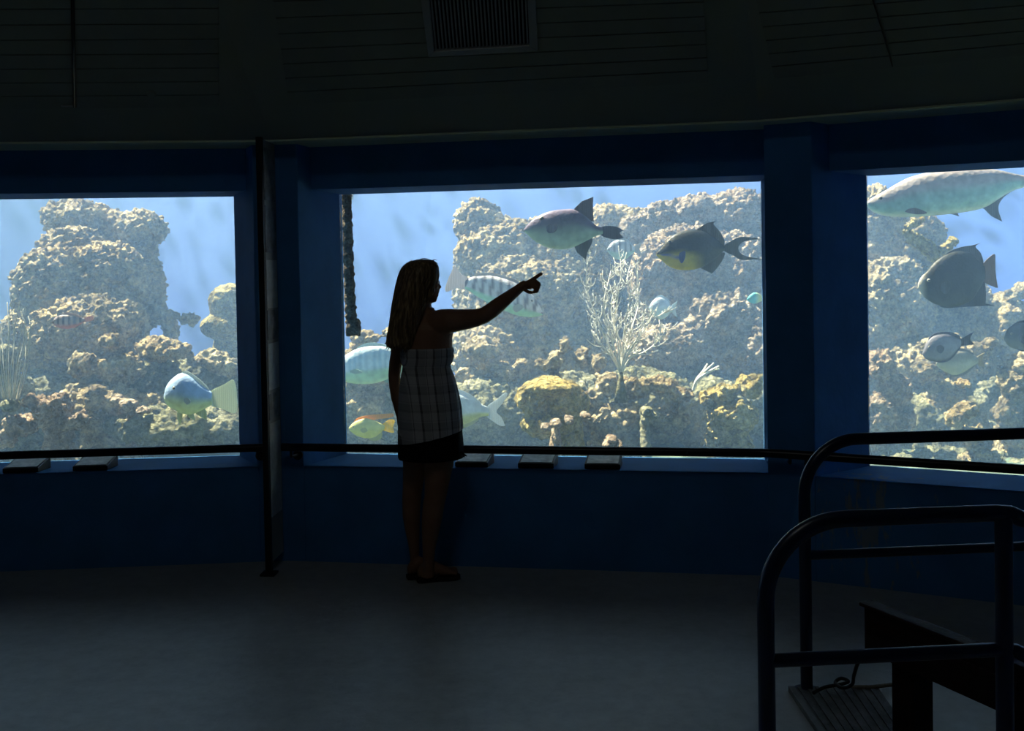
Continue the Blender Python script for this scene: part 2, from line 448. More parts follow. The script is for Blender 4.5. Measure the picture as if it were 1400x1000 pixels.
rock('rounded mossy rock under the whip coral at the left edge of the photo', 7.8,
     [(8, 500, 28, 40), (30, 530, 26, 26), (-25, 500, 34, 60)], m='greenrock', voxel=0.0136, big=.15)
rock('pale dome coral beyond the right side of the left window', 9.2,
     [(314, 414, 36, 32), (328, 430, 36, 28), (316, 446, 48, 26)], m='yellowrock', voxel=0.0155, big=.03, med=.02, fine=.02, name='dome_coral', cat='coral')
rock('low knobbly rock beside the pale dome coral', 9.0,
     [(228, 432, 26, 17), (258, 436, 24, 14), (205, 440, 20, 12)], voxel=0.0136, big=.12)
rock('small jagged rock leaning on the front of the long reef mound', 7.5,
     [(175, 553, 20, 12), (195, 562, 16, 9), (160, 546, 12, 10)], m='pinkrock', voxel=0.0099, big=.06, med=.06, fine=.03)
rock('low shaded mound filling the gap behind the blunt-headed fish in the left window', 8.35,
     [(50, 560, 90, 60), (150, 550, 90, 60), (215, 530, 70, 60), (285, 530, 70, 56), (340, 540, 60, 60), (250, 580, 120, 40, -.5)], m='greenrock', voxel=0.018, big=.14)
# centre window
rock('massive square-shouldered cliff of rock behind the striped fish', 9.6,
     [(655, 312, 46, 46), (690, 350, 80, 60, -.05), (652, 400, 44, 95, -.05), (720, 420, 100, 85, -.3), (782, 420, 80, 95, -.25), (770, 350, 90, 62), (840, 300, 62, 28, .15), (690, 480, 90, 60, -.45), (782, 490, 82, 60, -.5)], voxel=0.014, big=.12, med=.07, fine=.07)
rock('tall knobbly rock mass at the upper right of the centre window', 9.3,
     [(866, 320, 36, 34, .1), (860, 390, 36, 90, .2), (850, 460, 40, 60, .1), (905, 300, 42, 36, .1), (950, 290, 48, 36, .1), (1005, 290, 50, 40, .05), (1050, 320, 44, 48), (940, 370, 90, 75, -.1), (1010, 390, 80, 85, -.15), (900, 420, 62, 75, -.1), (985, 440, 70, 60, -.5), (1020, 480, 70, 50, -.6), (910, 480, 80, 50, -.5)], voxel=0.014, big=.14, med=.09, fine=.07, m='pinkrock')
rock('smooth yellow-topped mushroom shaped brain coral low in the centre window', 7.4,
     [(752, 530, 50, 20), (735, 548, 32, 34), (775, 552, 38, 36), (712, 545, 16, 24), (750, 580, 48, 26)], m='yellowrock', voxel=0.0099, big=.06, med=.04, fine=.02, name='brain_coral', cat='coral')
rock('spiky finger of rock standing behind the brain coral', 7.9,
     [(772, 472, 14, 20), (760, 490, 18, 20), (745, 500, 22, 14), (795, 490, 14, 20), (815, 498, 14, 22), (738, 492, 12, 10)], voxel=0.0112, big=.1)
rock('dark ragged reef ridge around the foot of the sea fan', 7.7,
     [(830, 525, 30, 24), (865, 530, 34, 24), (905, 525, 40, 22), (930, 540, 34, 24), (810, 545, 24, 30), (840, 570, 60, 34), (910, 575, 50, 34)], voxel=0.0112, big=.14)
rock('bright yellow flat-topped rock at the lower right corner of the centre window', 7.6,
     [(985, 538, 34, 22), (1025, 530, 30, 24), (1035, 518, 14, 14), (1000, 570, 50, 34), (962, 545, 14, 20)], m='yellowrock', voxel=0.0112, big=.1)
rock('rough grey-brown rocks in shade left of the brain coral', 8.4,
     [(660, 478, 40, 22), (690, 510, 40, 26), (640, 520, 36, 30), (715, 495, 24, 16), (665, 560, 60, 40), (625, 560, 40, 50)], voxel=0.0136, big=.16)
rock('pale weathered rock behind the woman at the left of the centre window', 8.2,
     [(500, 462, 34, 20), (540, 455, 30, 18), (480, 490, 30, 30), (530, 500, 40, 36), (505, 555, 50, 44), (570, 540, 44, 50)], voxel=0.0136, big=.14)
rock('row of small pinkish knobs at the foot of the brain coral', 7.05,
     [(760, 578, 14, 8), (778, 574, 12, 9), (800, 568, 14, 8), (745, 582, 10, 7)], m='pinkrock', voxel=0.0074, big=.03, med=.04, fine=.02)
rock('small pale knob of rock low in the middle of the centre window', 6.95,
     [(836, 600, 10, 7), (828, 607, 10, 8), (846, 608, 8, 7)], m='pinkrock', voxel=0.0062, big=.02, med=.03, fine=.02)
rock('green mossy lump on the front of the dark reef ridge', 7.35,
     [(884, 562, 14, 10), (892, 568, 10, 8)], m='greenrock', voxel=0.0074, big=.02, med=.03, fine=.02)
rock('distant pale rock high in the top left corner of the centre window', 9.5,
     [(470, 268, 13, 18), (462, 290, 14, 20), (450, 340, 20, 60)], voxel=0.0186, big=.15)
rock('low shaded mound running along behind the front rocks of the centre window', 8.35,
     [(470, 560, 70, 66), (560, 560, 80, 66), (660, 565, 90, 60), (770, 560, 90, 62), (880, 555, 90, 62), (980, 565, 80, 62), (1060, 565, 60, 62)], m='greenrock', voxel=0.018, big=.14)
# right window
rock('steep shadowed rock face filling the left half of the right window', 9.0,
     [(1205, 330, 44, 84), (1285, 452, 44, 44, .05), (1250, 345, 52, 72, -.05), (1220, 420, 66, 80, -.25), (1290, 400, 60, 60, .2), (1198, 272, 24, 28), (1330, 430, 50, 50, .3), (1270, 500, 90, 50, -.4)], voxel=0.014, big=.14, med=.08, fine=.07)
rock('crusty rock in the lower left corner of the right window', 7.7,
     [(1205, 500, 26, 26), (1225, 540, 26, 34), (1200, 570, 34, 44), (1238, 570, 14, 26)], voxel=0.0124, big=.14, m='pinkrock')
rock('knobbly lit rock under the pair of small surgeonfish', 8.1,
     [(1262, 505, 26, 24), (1280, 470, 14, 14), (1305, 462, 14, 12), (1336, 480, 22, 20), (1350, 470, 10, 10), (1290, 560, 44, 50), (1262, 470, 14, 12)], voxel=0.0112, big=.12)
rock('pillar of pale lumps in the middle of the right window', 7.4,
     [(1318, 525, 20, 16), (1322, 560, 24, 20), (1330, 595, 34, 22), (1305, 575, 20, 22), (1335, 630, 40, 30)], voxel=0.0099, big=.1)
rock('bulky pale rock at the right edge of the photo', 7.6,
     [(1385, 525, 34, 36), (1410, 500, 40, 30), (1375, 560, 26, 32), (1400, 590, 50, 40)], voxel=0.0112, big=.14)
rock('far rock shelf behind the grey angelfish tail', 8.75,
     [(1375, 408, 26, 14), (1400, 398, 24, 12), (1350, 415, 20, 10), (1430, 405, 40, 22), (1375, 455, 60, 56), (1430, 460, 50, 60), (1330, 470, 40, 40)], voxel=0.0155, big=.15)
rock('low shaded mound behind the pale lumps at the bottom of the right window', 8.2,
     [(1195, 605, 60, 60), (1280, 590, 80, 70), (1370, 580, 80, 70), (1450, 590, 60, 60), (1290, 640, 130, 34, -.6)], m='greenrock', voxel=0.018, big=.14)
# ------------------------------------------------------------------ ceiling: planked panels, vent, conduit
def ceil_pt(px, py, i, lift=0.0):       # point where a sight line meets the sloping ceiling of facet i
    d = ray(px, py); n = nrm(i)
    # plane: z + SL*(n.xy - DIS) = H_SOFF - SL*S_OFF - lift
    k = d.z + SL * (n.x * d.x + n.y * d.y)
    t = (H_SOFF - SL * S_OFF - lift + SL * DIS[i] - EYE) / k
    return Vector((0, 0, EYE)) + d * t
def ceil_frame(i):                      # u along the facet, s up the slope, downward normal
    n = nrm(i); u = Vector((tan(i).x, tan(i).y, 0)); s = Vector((-n.x, -n.y, SL)).normalized()
    return u, s, u.cross(s) if u.cross(s).z < 0 else s.cross(u)
M['plank'] = plain('cream_boards', (0.31, 0.33, 0.25), 0.65, 0.1, 3.0, 0.15)
M['metal'] = plain('grey_painted_metal', (0.42, 0.44, 0.42), 0.5, 0.08, 5.0, 0.05)
def panel(i, c0, c1, tl, tr, rows, split=None):
    """boards between two lower corners and two upper corners (ceiling points)"""
    u, s, dn = ceil_frame(i); mb = MB(); g = 0.006; th = 0.014
    for r in range(rows):
        a0, a1 = r / rows, (r + 1) / rows
        L0, L1 = c0.lerp(tl, a0), c0.lerp(tl, a1); R0, R1 = c1.lerp(tr, a0), c1.lerp(tr, a1)
        cuts = [0, 1] if split is None else [0, split, 1]
        for q in range(len(cuts) - 1):
            qa, qb = cuts[q], cuts[q + 1]
            A, B, C, D = L0.lerp(R0, qa), L0.lerp(R0, qb), L1.lerp(R1, qb), L1.lerp(R1, qa)
            A += s * g + u * g; B += s * g - u * g; C += u * -g; D += u * g
            lo = [A, B, C, D]; hi = [p + dn * th for p in lo]; lo = [p - dn * .01 for p in lo]
            mb.add(lo + hi, [(0, 1, 2, 3), (7, 6, 5, 4), (0, 4, 5, 1), (1, 5, 6, 2), (2, 6, 7, 3), (3, 7, 4, 0)])
    o = mb.build('ceiling_panel', M['plank']); o['kind'] = 'structure'
    # dark shadow-gap frame round the boards
    return o
panel(0, ceil_pt(-180, 149, 0), ceil_pt(301, 145, 0), ceil_pt(-120, -110, 0), ceil_pt(301, -110, 0), 12)
panel(1, ceil_pt(395, 142, 1), ceil_pt(970, 111, 1), ceil_pt(357, -100, 1), ceil_pt(958, -110, 1), 11)
panel(2, ceil_pt(1058, 106, 2), ceil_pt(1480, 66, 2), ceil_pt(1012, -90, 2), ceil_pt(1400, -110, 2), 10, 0.42)

M['wood'] = plain('dark_brown_wood', (0.022, 0.010, 0.007), 0.6, 0.35, 9.0, 0.3, spec=0.15)
M['dark'] = plain('black_sheet', (0.004, 0.004, 0.004), 0.9, 0.1, 4.0, 0)
u, s, dn = ceil_frame(1)
bl, br = ceil_pt(587, 71, 1), ceil_pt(736, 62, 1); tl, tr = ceil_pt(572, -40, 1), ceil_pt(730, -50, 1)
cen = (bl + br + tl + tr) / 4
vent = empty('air_vent', cen, 'square slatted air vent in a grey frame on the sloping ceiling', 'vent')
def slab(mb, A, B, C, D, t0, t1):
    lo = [p + dn * t0 for p in (A, B, C, D)]; hi = [p + dn * t1 for p in (A, B, C, D)]
    mb.add(lo + hi, [(0, 1, 2, 3), (7, 6, 5, 4), (0, 4, 5, 1), (1, 5, 6, 2), (2, 6, 7, 3), (3, 7, 4, 0)])
W = 0.035
ibl, ibr, itl, itr = bl + u * W + s * W, br - u * W + s * W, tl + u * W - s * W, tr - u * W - s * W
mb = MB()
for q in ((bl, br, ibr, ibl), (itl, itr, tr, tl), (bl, ibl, itl, tl), (ibr, br, tr, itr)): slab(mb, *q, 0.008, 0.036)
mb.build('frame', M['metal'], vent, bevel=0.003)
mb = MB(); slab(mb, ibl, ibr, itr, itl, 0.010, 0.017); mb.build('duct_dark_sheet', M['dark'], vent)  # black sheet stands in for the darkness inside the duct
mb = MB()
for k in range(26):
    q = (k + 0.5) / 26
    a, b = ibl.lerp(ibr, q), itl.lerp(itr, q); h = u * 0.0034
    slab(mb, a - h, a + h, b + h, b - h, 0.018, 0.028)
mb.build('grille', M['metal'], vent)

a, b = ceil_pt(98, -60, 0, 0.0245), ceil_pt(102, 146, 0, 0.0245)
cond = empty('conduit', (a + b) / 2, 'thin black conduit pipe running down the ceiling boards at the upper left', 'pipe')
mb = MB(); mb.tube([a, a.lerp(b, .5), b], 0.0085, 10); mb.build('pipe', M['black'], cond, smooth=True)
u0, s0, dn0 = ceil_frame(0)
mb = MB(); R = Matrix((u0, s0, -dn0)).transposed()
mb.box(b - u0 * 0.03 - dn0 * .012, (0.075, 0.012, 0.02), R); mb.build('bracket', M['metal'], cond, bevel=.002)
cp_ = ceil_pt(207, 128, 0, 0.016)
mb = MB(); R = Matrix((u0, s0, -dn0)).transposed()
mb.rings([[cp_ + R @ Vector((r * math.cos(t * PI / 12), r * math.sin(t * PI / 12), z)) for t in range(24)] for r, z in ((0.024, .004), (.024, -.004), (.018, -.009))])
tag(mb.build('ceiling_cap', M['plank']), 'small round cap on the ceiling boards above the left window', 'cap')

# ------------------------------------------------------------------ hand rails along the windows
M['rail'] = plain('black_gloss_rail', (0.010, 0.012, 0.018), 0.35, 0.2, 8.0, 0.03)
def railing(pts, label, brackets):
    mid = sum((Vector(p) for p in pts), Vector()) / len(pts)
    root = empty('handrail', mid, label, 'handrail')
    mb = MB(); mb.tube(pts, 0.0225, 16); mb.build('rail', M['rail'], root, smooth=True, auto=0.9)
    for p, i in brackets:
        n = nrm(i); n3 = Vector((n.x, n.y, 0)); w = p + n3 * (RO + 0.004)
        mb = MB(); mb.tube([p + Vector((0, 0, -.015)), p + Vector((0, 0, -.05)), w + Vector((0, 0, -.06))], 0.008, 8)
        mb.rings([[w + Vector((0, 0, -.06)) + Vector((tan(i).x, tan(i).y, 0)) * .028 * math.cos(t) + Vector((0, 0, .028 * math.sin(t))) - n3 * e for t in [2 * PI * k / 14 for k in range(14)]] for e in (0.012, 0)])
        mb.build('bracket', M['rail'], root, smooth=True, auto=0.6)
    return root
RO = 0.10
def rp(px, py, i): 
    p = PW(px, py, i, -RO); return Vector((p.x, p.y, HR))
HR = 0.655
pL0 = Vector((*corner(23, -RO), HR)); pL1 = rp(359, 615, 0)
def alongf(i, px): 
    q = onfac(px, i, -RO, 615); return Vector((q.x, q.y, HR))
pl0 = pL0.lerp(pL1, 0.03)
railing([pl0, pL0.lerp(pL1, .5), alongf(0, 361)], 'black handrail in front of the left window, ending at the standing sign', [(pL0.lerp(pL1, .1), 0), (alongf(0, 352), 0)])
c1 = Vector((*corner(1, -RO), HR)); pr1 = Vector((*corner(2, -RO), HR))
tA, tB = Vector((tan(1).x, tan(1).y, 0)), Vector((tan(2).x, tan(2).y, 0))
railing([alongf(1, 386), alongf(1, 700), c1 - tA * .06, c1 - tA * .02 + tB * 0.0, c1 + tB * .05, c1.lerp(pr1, .5), c1.lerp(pr1, .97)],
        'long black handrail in front of the centre and right windows', [(alongf(1, 398), 1), (alongf(1, 1080), 1), (c1 + tB * .2, 2)])

# ------------------------------------------------------------------ fish identification plates on the sill
M['plate'] = plain('printed_grey_plate', (0.32, 0.33, 0.30), 0.35, 0.5, 22.0, 0.0, detail=3)
def plaque(i, pxl, pxr, pyf, label):
    # front lower edge at pxl..pxr
    a, b = PW(pxl, pyf, i, 0.03), PW(pxr, pyf, i, 0.03)
    n3 = Vector((nrm(i).x, nrm(i).y, 0)); t3 = Vector((tan(i).x, tan(i).y, 0))
    w = (b - a).length; c = (a + b) / 2; D = 0.19
    z0 = H_SILL - 0.03 * (H_SILL - H_GBOT) / G_OFF + .001; z1 = H_SILL - (0.03 + D) * (H_SILL - H_GBOT) / G_OFF + .001
    c = Vector((c.x, c.y, z0))
    root = empty('fish_name_plate', c, label, 'sign', 'fish name plates on the window sills')
    def Q(x, y, z): return c + t3 * x + n3 * y + Vector((0, 0, z))
    hw = w / 2; h0, h1 = 0.026, 0.052; dz = z1 - z0
    mb = MB()
    mb.add([Q(-hw, 0, 0), Q(hw, 0, 0), Q(hw, D, dz), Q(-hw, D, dz), Q(-hw, 0, h0), Q(hw, 0, h0), Q(hw, D, h1), Q(-hw, D, h1)],
           [(0, 1, 2, 3), (7, 6, 5, 4), (0, 4, 5, 1), (1, 5, 6, 2), (2, 6, 7, 3), (3, 7, 4, 0)])
    mb.build('stand', M['black'], root, bevel=.004)
    mb = MB(); e = 0.012; sl = (h1 - h0) / D
    def T(x, y, l): return Q(x, y, h0 + sl * y + l)
    mb.add([T(-hw + e, e, .0), T(hw - e, e, .0), T(hw - e, D - e, .0), T(-hw + e, D - e, .0), T(-hw + e, e, .003), T(hw - e, e, .003), T(hw - e, D - e, .003), T(-hw + e, D - e, .003)],
           [(0, 1, 2, 3), (7, 6, 5, 4), (0, 4, 5, 1), (1, 5, 6, 2), (2, 6, 7, 3), (3, 7, 4, 0)])
    mb.build('face', M['plate'], root)
plaque(0, 3, 52, 644, 'name plate at the left edge of the photo, on the left window sill')
plaque(0, 99, 147, 641, 'name plate nearer the middle of the left window sill')
plaque(1, 622, 667, 637, 'name plate just right of the woman on the centre window sill')
plaque(1, 708, 757, 639, 'middle name plate of the three on the centre window sill')
plaque(1, 799, 848, 641, 'name plate farthest from the woman on the centre window sill')

# ------------------------------------------------------------------ standing sign beside the left pillar
fp = PF(368, 786); wp = PW(384, 700, 1, -0.03)
fpv = Vector((fp.x, fp.y)); bk = Vector((wp.x, wp.y))
dirn = (bk - fpv); Ls = dirn.length; dirn /= Ls; side = Vector((dirn.y, -dirn.x))
root = empty('standing_sign', (fp.x, fp.y, 0), 'tall narrow information panel on a black post between the left and centre windows', 'sign')
mb = MB(); mb.prism([fpv - side * .016 - dirn * .016, fpv + side * .016 - dirn * .016, fpv + side * .016 + dirn * .016, fpv - side * .016 + dirn * .016], 0.0, H_SOFF)
mb.build('post', M['black'], root, bevel=.003)
mb = MB(); mb.prism([fpv - side * .04 - dirn * .04, fpv + side * .04 - dirn * .04, fpv + side * .04 + dirn * .04, fpv - side * .04 + dirn * .04], 0.0, 0.012)
mb.build('foot_plate', M['black'], root, bevel=.003)
M['board'] = plain('grey_sign_board', (0.4, 0.42, 0.4), 0.5, 0.1, 4.0, 0.05)
M['paper'] = plain('pale_printed_sheet', (0.75, 0.77, 0.74), 0.5, 0.12, 30.0, 0.0, detail=2)
M['photo'] = plain('dark_printed_picture', (0.3, 0.32, 0.34), 0.4, 0.6, 14.0, 0.0, detail=5)
def sb(a, b, z0, z1, t, th=.004):
    p, q = fpv + dirn * a, fpv + dirn * b
    m = MB(); m.prism([p + side * t, q + side * t, q + side * (t + th), p + side * (t + th)], z0, z1); return m
sb(.016, Ls, .06, H_SOFF - .01, -.010, .02).build('board', M['board'], root)
zz = [(2.0, 2.28, 'photo'), (1.72, 1.97, 'photo'), (1.42, 1.68, 'paper'), (1.25, 1.41, 'photo'), (0.98, 1.23, 'paper'), (0.82, 0.96, 'photo'), (0.30, 0.80, 'paper')]
for z0, z1, k in zz: sb(.03, Ls - .02, z0, z1, .010).build('printed_sheet', M[k], root)
# ------------------------------------------------------------------ stair rails in the foreground
def arc(c, r, a0, a1, ex, ez, n=12):
    return [c + ex * (r * math.cos(a0 + (a1 - a0) * k / n)) + ez * (r * math.sin(a0 + (a1 - a0) * k / n)) for k in range(n + 1)]
ZU = Vector((0, 0, 1))
# far rail
b0 = PF(1103, 946); Yf = b0.y
top = P(1250, 600, Yf).z; rad = (P(1178, 700, Yf) - P(1103, 700, Yf)).x
ex = (PF(1400, 930) - b0); ex = Vector((1, 0.08, 0)).normalized()
def along(x): return b0 + ex * x
far = empty('stair_railing', b0, 'far navy tubular stair railing with curved end, behind the nearer one', 'railing', 'tubular stair railings')
R_ = 0.0225
L_ = P(1480, 600, Yf).x - b0.x
cc = b0 + ex * rad + ZU * (top - rad)
pts = [b0 + ZU * -0.0] + [b0 + ZU * z for z in (.2, .4)] + arc(cc, rad, PI, PI / 2, ex, ZU) + [b0 + ex * (L_ * .6) + ZU * top, b0 + ex * (L_ + .3) + ZU * (top + .004)]
mb = MB(); mb.tube(pts, R_, 18); mb.build('top_rail', M['tube'], far, smooth=True, auto=0.9)
mid = P(1250, 757, Yf).z
mb = MB(); mb.tube([b0 + ZU * mid, b0 + ex * (L_ + .3) + ZU * mid], 0.018, 16); mb.build('middle_rail', M['tube'], far, smooth=True, auto=0.9)
pe = b0 + ex * (L_ + .3)
mb = MB(); mb.tube([pe, pe + ZU * top], R_, 18); mb.build('post', M['tube'], far, smooth=True, auto=0.9)
for q in (b0, pe):
    mb = MB(); mb.rings([[q + Vector((.05 * math.cos(2 * PI * k / 20), .05 * math.sin(2 * PI * k / 20), z)) for k in range(20)] for z in (0, .008)]); mb.build('foot_flange', M['tube'], far)
# near rail
Yn = 2.66
n0 = P(1047, 850, Yn); n0 = Vector((n0.x, n0.y, 0)); n1 = P(1373, 850, Yn + .05); n1 = Vector((n1.x, n1.y, 0))
exn = (n1 - n0).normalized(); topn = P(1250, 710, Yn).z; rn = (P(1158, 700, Yn) - P(1047, 700, Yn)).x
near = empty('stair_railing', n0, 'nearest navy tubular stair railing with curved end, at the lower right', 'railing', 'tubular stair railings')
cc = n0 + exn * rn + ZU * (topn - rn)
Ln = (n1 - n0).length
slope = Vector((exn.x, exn.y, -0.62)).normalized()
kx = n1 + ZU * topn
pts = [n0, n0 + ZU * .25, n0 + ZU * .5] + arc(cc, rn, PI, PI / 2, exn, ZU) + [kx - exn * .25, kx - exn * .02, kx + exn * .02 - ZU * .004, kx + exn * .045 - ZU * .016, kx + exn * .05 + slope * .06, kx + exn * .05 + slope * .5]
mb = MB(); mb.tube(pts, R_, 18); mb.build('top_rail', M['tube'], near, smooth=True, auto=0.9)
mb = MB(); mb.tube([n1, n1 + ZU * (topn - .005)], R_, 18); mb.build('post', M['tube'], near, smooth=True, auto=0.9)
zm = P(1215, 901, Yn).z
mb = MB(); mb.tube([n0 + ZU * zm, n1 + ZU * zm, n1 + exn * .03 + ZU * (zm - .004), n1 + exn * .05 + ZU * zm + slope * .5], 0.0185, 16); mb.build('lower_rail', M['tube'], near, smooth=True, auto=0.9)
pe2 = n1 + exn * .45
mb = MB(); mb.tube([Vector((pe2.x, pe2.y, 0)), Vector((pe2.x, pe2.y, topn - .62 * .40))], R_, 18); mb.build('post', M['tube'], near, smooth=True, auto=0.9)
for q in (n0, n1, pe2):
    q = Vector((q.x, q.y, 0))
    mb = MB(); mb.rings([[q + Vector((.05 * math.cos(2 * PI * k / 20), .05 * math.sin(2 * PI * k / 20), z)) for k in range(20)] for z in (0, .008)]); mb.build('foot_flange', M['tube'], near)

# ------------------------------------------------------------------ dark wooden barrier, floor plate and cable
A = P(1181, 824, 3.30); Bq = P(1322, 886, 2.93); d = (Bq - A); d.z = 0; d = d.normalized()
sd_ = Vector((d.y, -d.x, 0)); sd_ = sd_ if sd_.x > 0 else -sd_
bar = empty('wooden_barrier', (A.x, A.y, 0), 'low dark brown wooden barrier board on square posts, inside the stair railings', 'barrier')
h_t, h_b, Lb = A.z, P(1179, 891, 3.30).z, 0.60
def bb(a, b, o0, o1, z0, z1):
    p, q = A + d * a, A + d * b
    m = MB(); m.prism([(p + sd_ * o0).xy, (q + sd_ * o0).xy, (q + sd_ * o1).xy, (p + sd_ * o1).xy], z0, z1); return m
bb(0, Lb, 0, .03, h_b, h_t - .012).build('board', M['wood'], bar, bevel=.004)
bb(-.01, Lb + .01, -.012, .042, h_t - .012, h_t).build('cap_rail', M['wood'], bar, bevel=.003)
bb(.02, Lb - .02, -.010, 0.0, h_t - .075, h_t - .055).build('bead', M['wood'], bar)
for a in (.085, .48): bb(a, a + .09, .031, .115, 0, h_b + .06).build('post', M['wood'], bar, bevel=.004)
bb(.05, Lb - .05, .031, .05, h_b + .02, h_b + .06).build('brace', M['wood'], bar)

M['tread'] = plain('scuffed_ribbed_plate', (0.13, 0.125, 0.12), 0.6, 0.6, 26.0, 0.6, detail=8)
M['tread_edge'] = plain('worn_plate_edge', (0.16, 0.16, 0.15), 0.5, 0.3, 20.0, 0.3)
q0, q1 = PF(1084, 946), PF(1200, 944); q2, q3 = PF(1290, 1075), PF(1175, 1080)
fpz = empty('floor_plate', ((q0 + q2) / 2).xy.to_3d(), 'scuffed grey ribbed plate on the floor between the stair railings', 'plate')
mb = MB(); mb.prism([q0.xy, q1.xy, q2.xy, q3.xy], 0.002, 0.014); mb.build('plate', M['tread'], fpz, bevel=.002)
mb = MB()
for k in range(9):
    a, b = q0.lerp(q1, (k + .7) / 9.6), q3.lerp(q2, (k + .7) / 9.6); e = Vector((.006, 0, 0))
    mb.prism([(a - e).xy, (a + e).xy, (b + e).xy, (b - e).xy], 0.0138, 0.019)
mb.build('rib', M['tread'], fpz)
mb = MB(); e = Vector((.018, 0, 0)); mb.prism([(q0 - e).xy, (q0 + e * .3).xy, (q3 + e * .3).xy, (q3 - e).xy], 0.0, 0.022); mb.build('edge_strip', M['tread_edge'], fpz, bevel=.002)

cpts = [PF(1112, 948, .03), PF(1128, 940, .04), PF(1150, 936, .05), PF(1160, 932, .06), PF(1150, 928, .06), PF(1142, 934, .05), PF(1152, 941, .05), PF(1165, 936, .06)]
c3 = P(1172, 914, 3.42); 
sm = []
ctr = cpts + [P(1168, 922, 3.6), P(1178, 900, 3.45), A + d * .05 + sd_ * .04 + ZU * (h_b - A.z + .02)]
for k in range(len(ctr) - 1):
    p0, p1, p2, p3 = ctr[max(k - 1, 0)], ctr[k], ctr[k + 1], ctr[min(k + 2, len(ctr) - 1)]
    for j in range(8):
        t = j / 8
        sm.append(0.5 * ((2 * p1) + (p2 - p0) * t + (2 * p0 - 5 * p1 + 4 * p2 - p3) * t * t + (3 * p1 - p0 - 3 * p2 + p3) * t ** 3))
sm.append(ctr[-1])
mb = MB(); mb.tube(sm, 0.0065, 8); tag(mb.build('cable', M['black'], smooth=True), 'knotted black cable from the foot of the far railing to the wooden barrier', 'cable')
mb = MB(); mb.tube([PF(1165, 940, .02), PF(1190, 940, .022), PF(1215, 937, .02), PF(1228, 936, .012)], 0.008, 8)
M['rope'] = plain('pale_rope', (0.30, 0.27, 0.2), 0.9, 0.3, 40.0, 0.4)
tag(mb.build('rope', M['rope'], smooth=True), 'short pale rope lying straight on the floor behind the barrier post', 'rope')
# ------------------------------------------------------------------ fish
def fish_mat(name, rough=0.5, bump=0.25, scale=55.0, metal=0.0):
    m, nt, out = mat(name)
    b = N(nt, 'ShaderNodeBsdfPrincipled', Roughness=rough, Metallic=metal); b.inputs['Specular IOR Level'].default_value = 0.25
    at = N(nt, 'ShaderNodeAttribute', attribute_name='skin'); tc = N(nt, 'ShaderNodeTexCoord')
    nz = N(nt, 'ShaderNodeTexNoise', Scale=18.0, Detail=4.0); nt.links.new(tc.outputs['Object'], nz.inputs['Vector'])
    c = ramp(nt, nz.outputs['Fac'], [(0.3, (0.78, 0.78, 0.78)), (0.7, (1.1, 1.1, 1.1))])
    mu = N(nt, 'ShaderNodeMix', data_type='RGBA', blend_type='MULTIPLY'); mu.inputs[0].default_value = 1.0
    nt.links.new(at.outputs['Color'], mu.inputs[6]); nt.links.new(c, mu.inputs[7]); nt.links.new(mu.outputs[2], b.inputs['Base Color'])
    vo = N(nt, 'ShaderNodeTexVoronoi', Scale=scale); nt.links.new(tc.outputs['Object'], vo.inputs['Vector'])
    bp = N(nt, 'ShaderNodeBump', Strength=bump, Distance=0.006); nt.links.new(vo.outputs['Distance'], bp.inputs['Height'])
    nt.links.new(bp.outputs['Normal'], b.inputs['Normal']); nt.links.new(b.outputs['BSDF'], out.inputs['Surface']); return m
M['skin'] = fish_mat('fish_skin')
M['silver'] = fish_mat('silver_fish_scales', 0.32, 0.5, 34.0, 0.35)
M['eye_black'] = plain('eye_black', (0.006, 0.006, 0.008), 0.15, 0.1, 4, 0)
M['eye_iris'] = plain('eye_iris', (0.45, 0.40, 0.28), 0.3, 0.2, 60, 0)

def fin_mat(col):
    key = 'fin_%03d_%03d_%03d' % tuple(int(c * 999) for c in col)
    if key in M: return M[key]
    m, nt, out = mat(key)
    b = N(nt, 'ShaderNodeBsdfPrincipled', Roughness=0.55); tc = N(nt, 'ShaderNodeTexCoord')
    wv = N(nt, 'ShaderNodeTexWave', Scale=24.0, Distortion=2.0, Detail=2.0); nt.links.new(tc.outputs['Object'], wv.inputs['Vector'])
    c = ramp(nt, wv.outputs['Fac'], [(0.0, [x * 0.85 for x in col]), (1.0, col)]); nt.links.new(c, b.inputs['Base Color'])
    bp = N(nt, 'ShaderNodeBump', Strength=0.4, Distance=0.004); nt.links.new(wv.outputs['Fac'], bp.inputs['Height']); nt.links.new(bp.outputs['Normal'], b.inputs['Normal'])
    tl = N(nt, 'ShaderNodeBsdfTranslucent'); nt.links.new(c, tl.inputs['Color'])
    mx = N(nt, 'ShaderNodeMixShader'); mx.inputs['Fac'].default_value = 0.4
    nt.links.new(b.outputs[0], mx.inputs[1]); nt.links.new(tl.outputs[0], mx.inputs[2]); nt.links.new(mx.outputs[0], out.inputs['Surface'])
    M[key] = m; return m

def interp(tab, x):
    xs = [t[0] for t in tab]
    return [float(np.interp(x, xs, [t[k] for t in tab])) for k in range(1, len(tab[0]))]

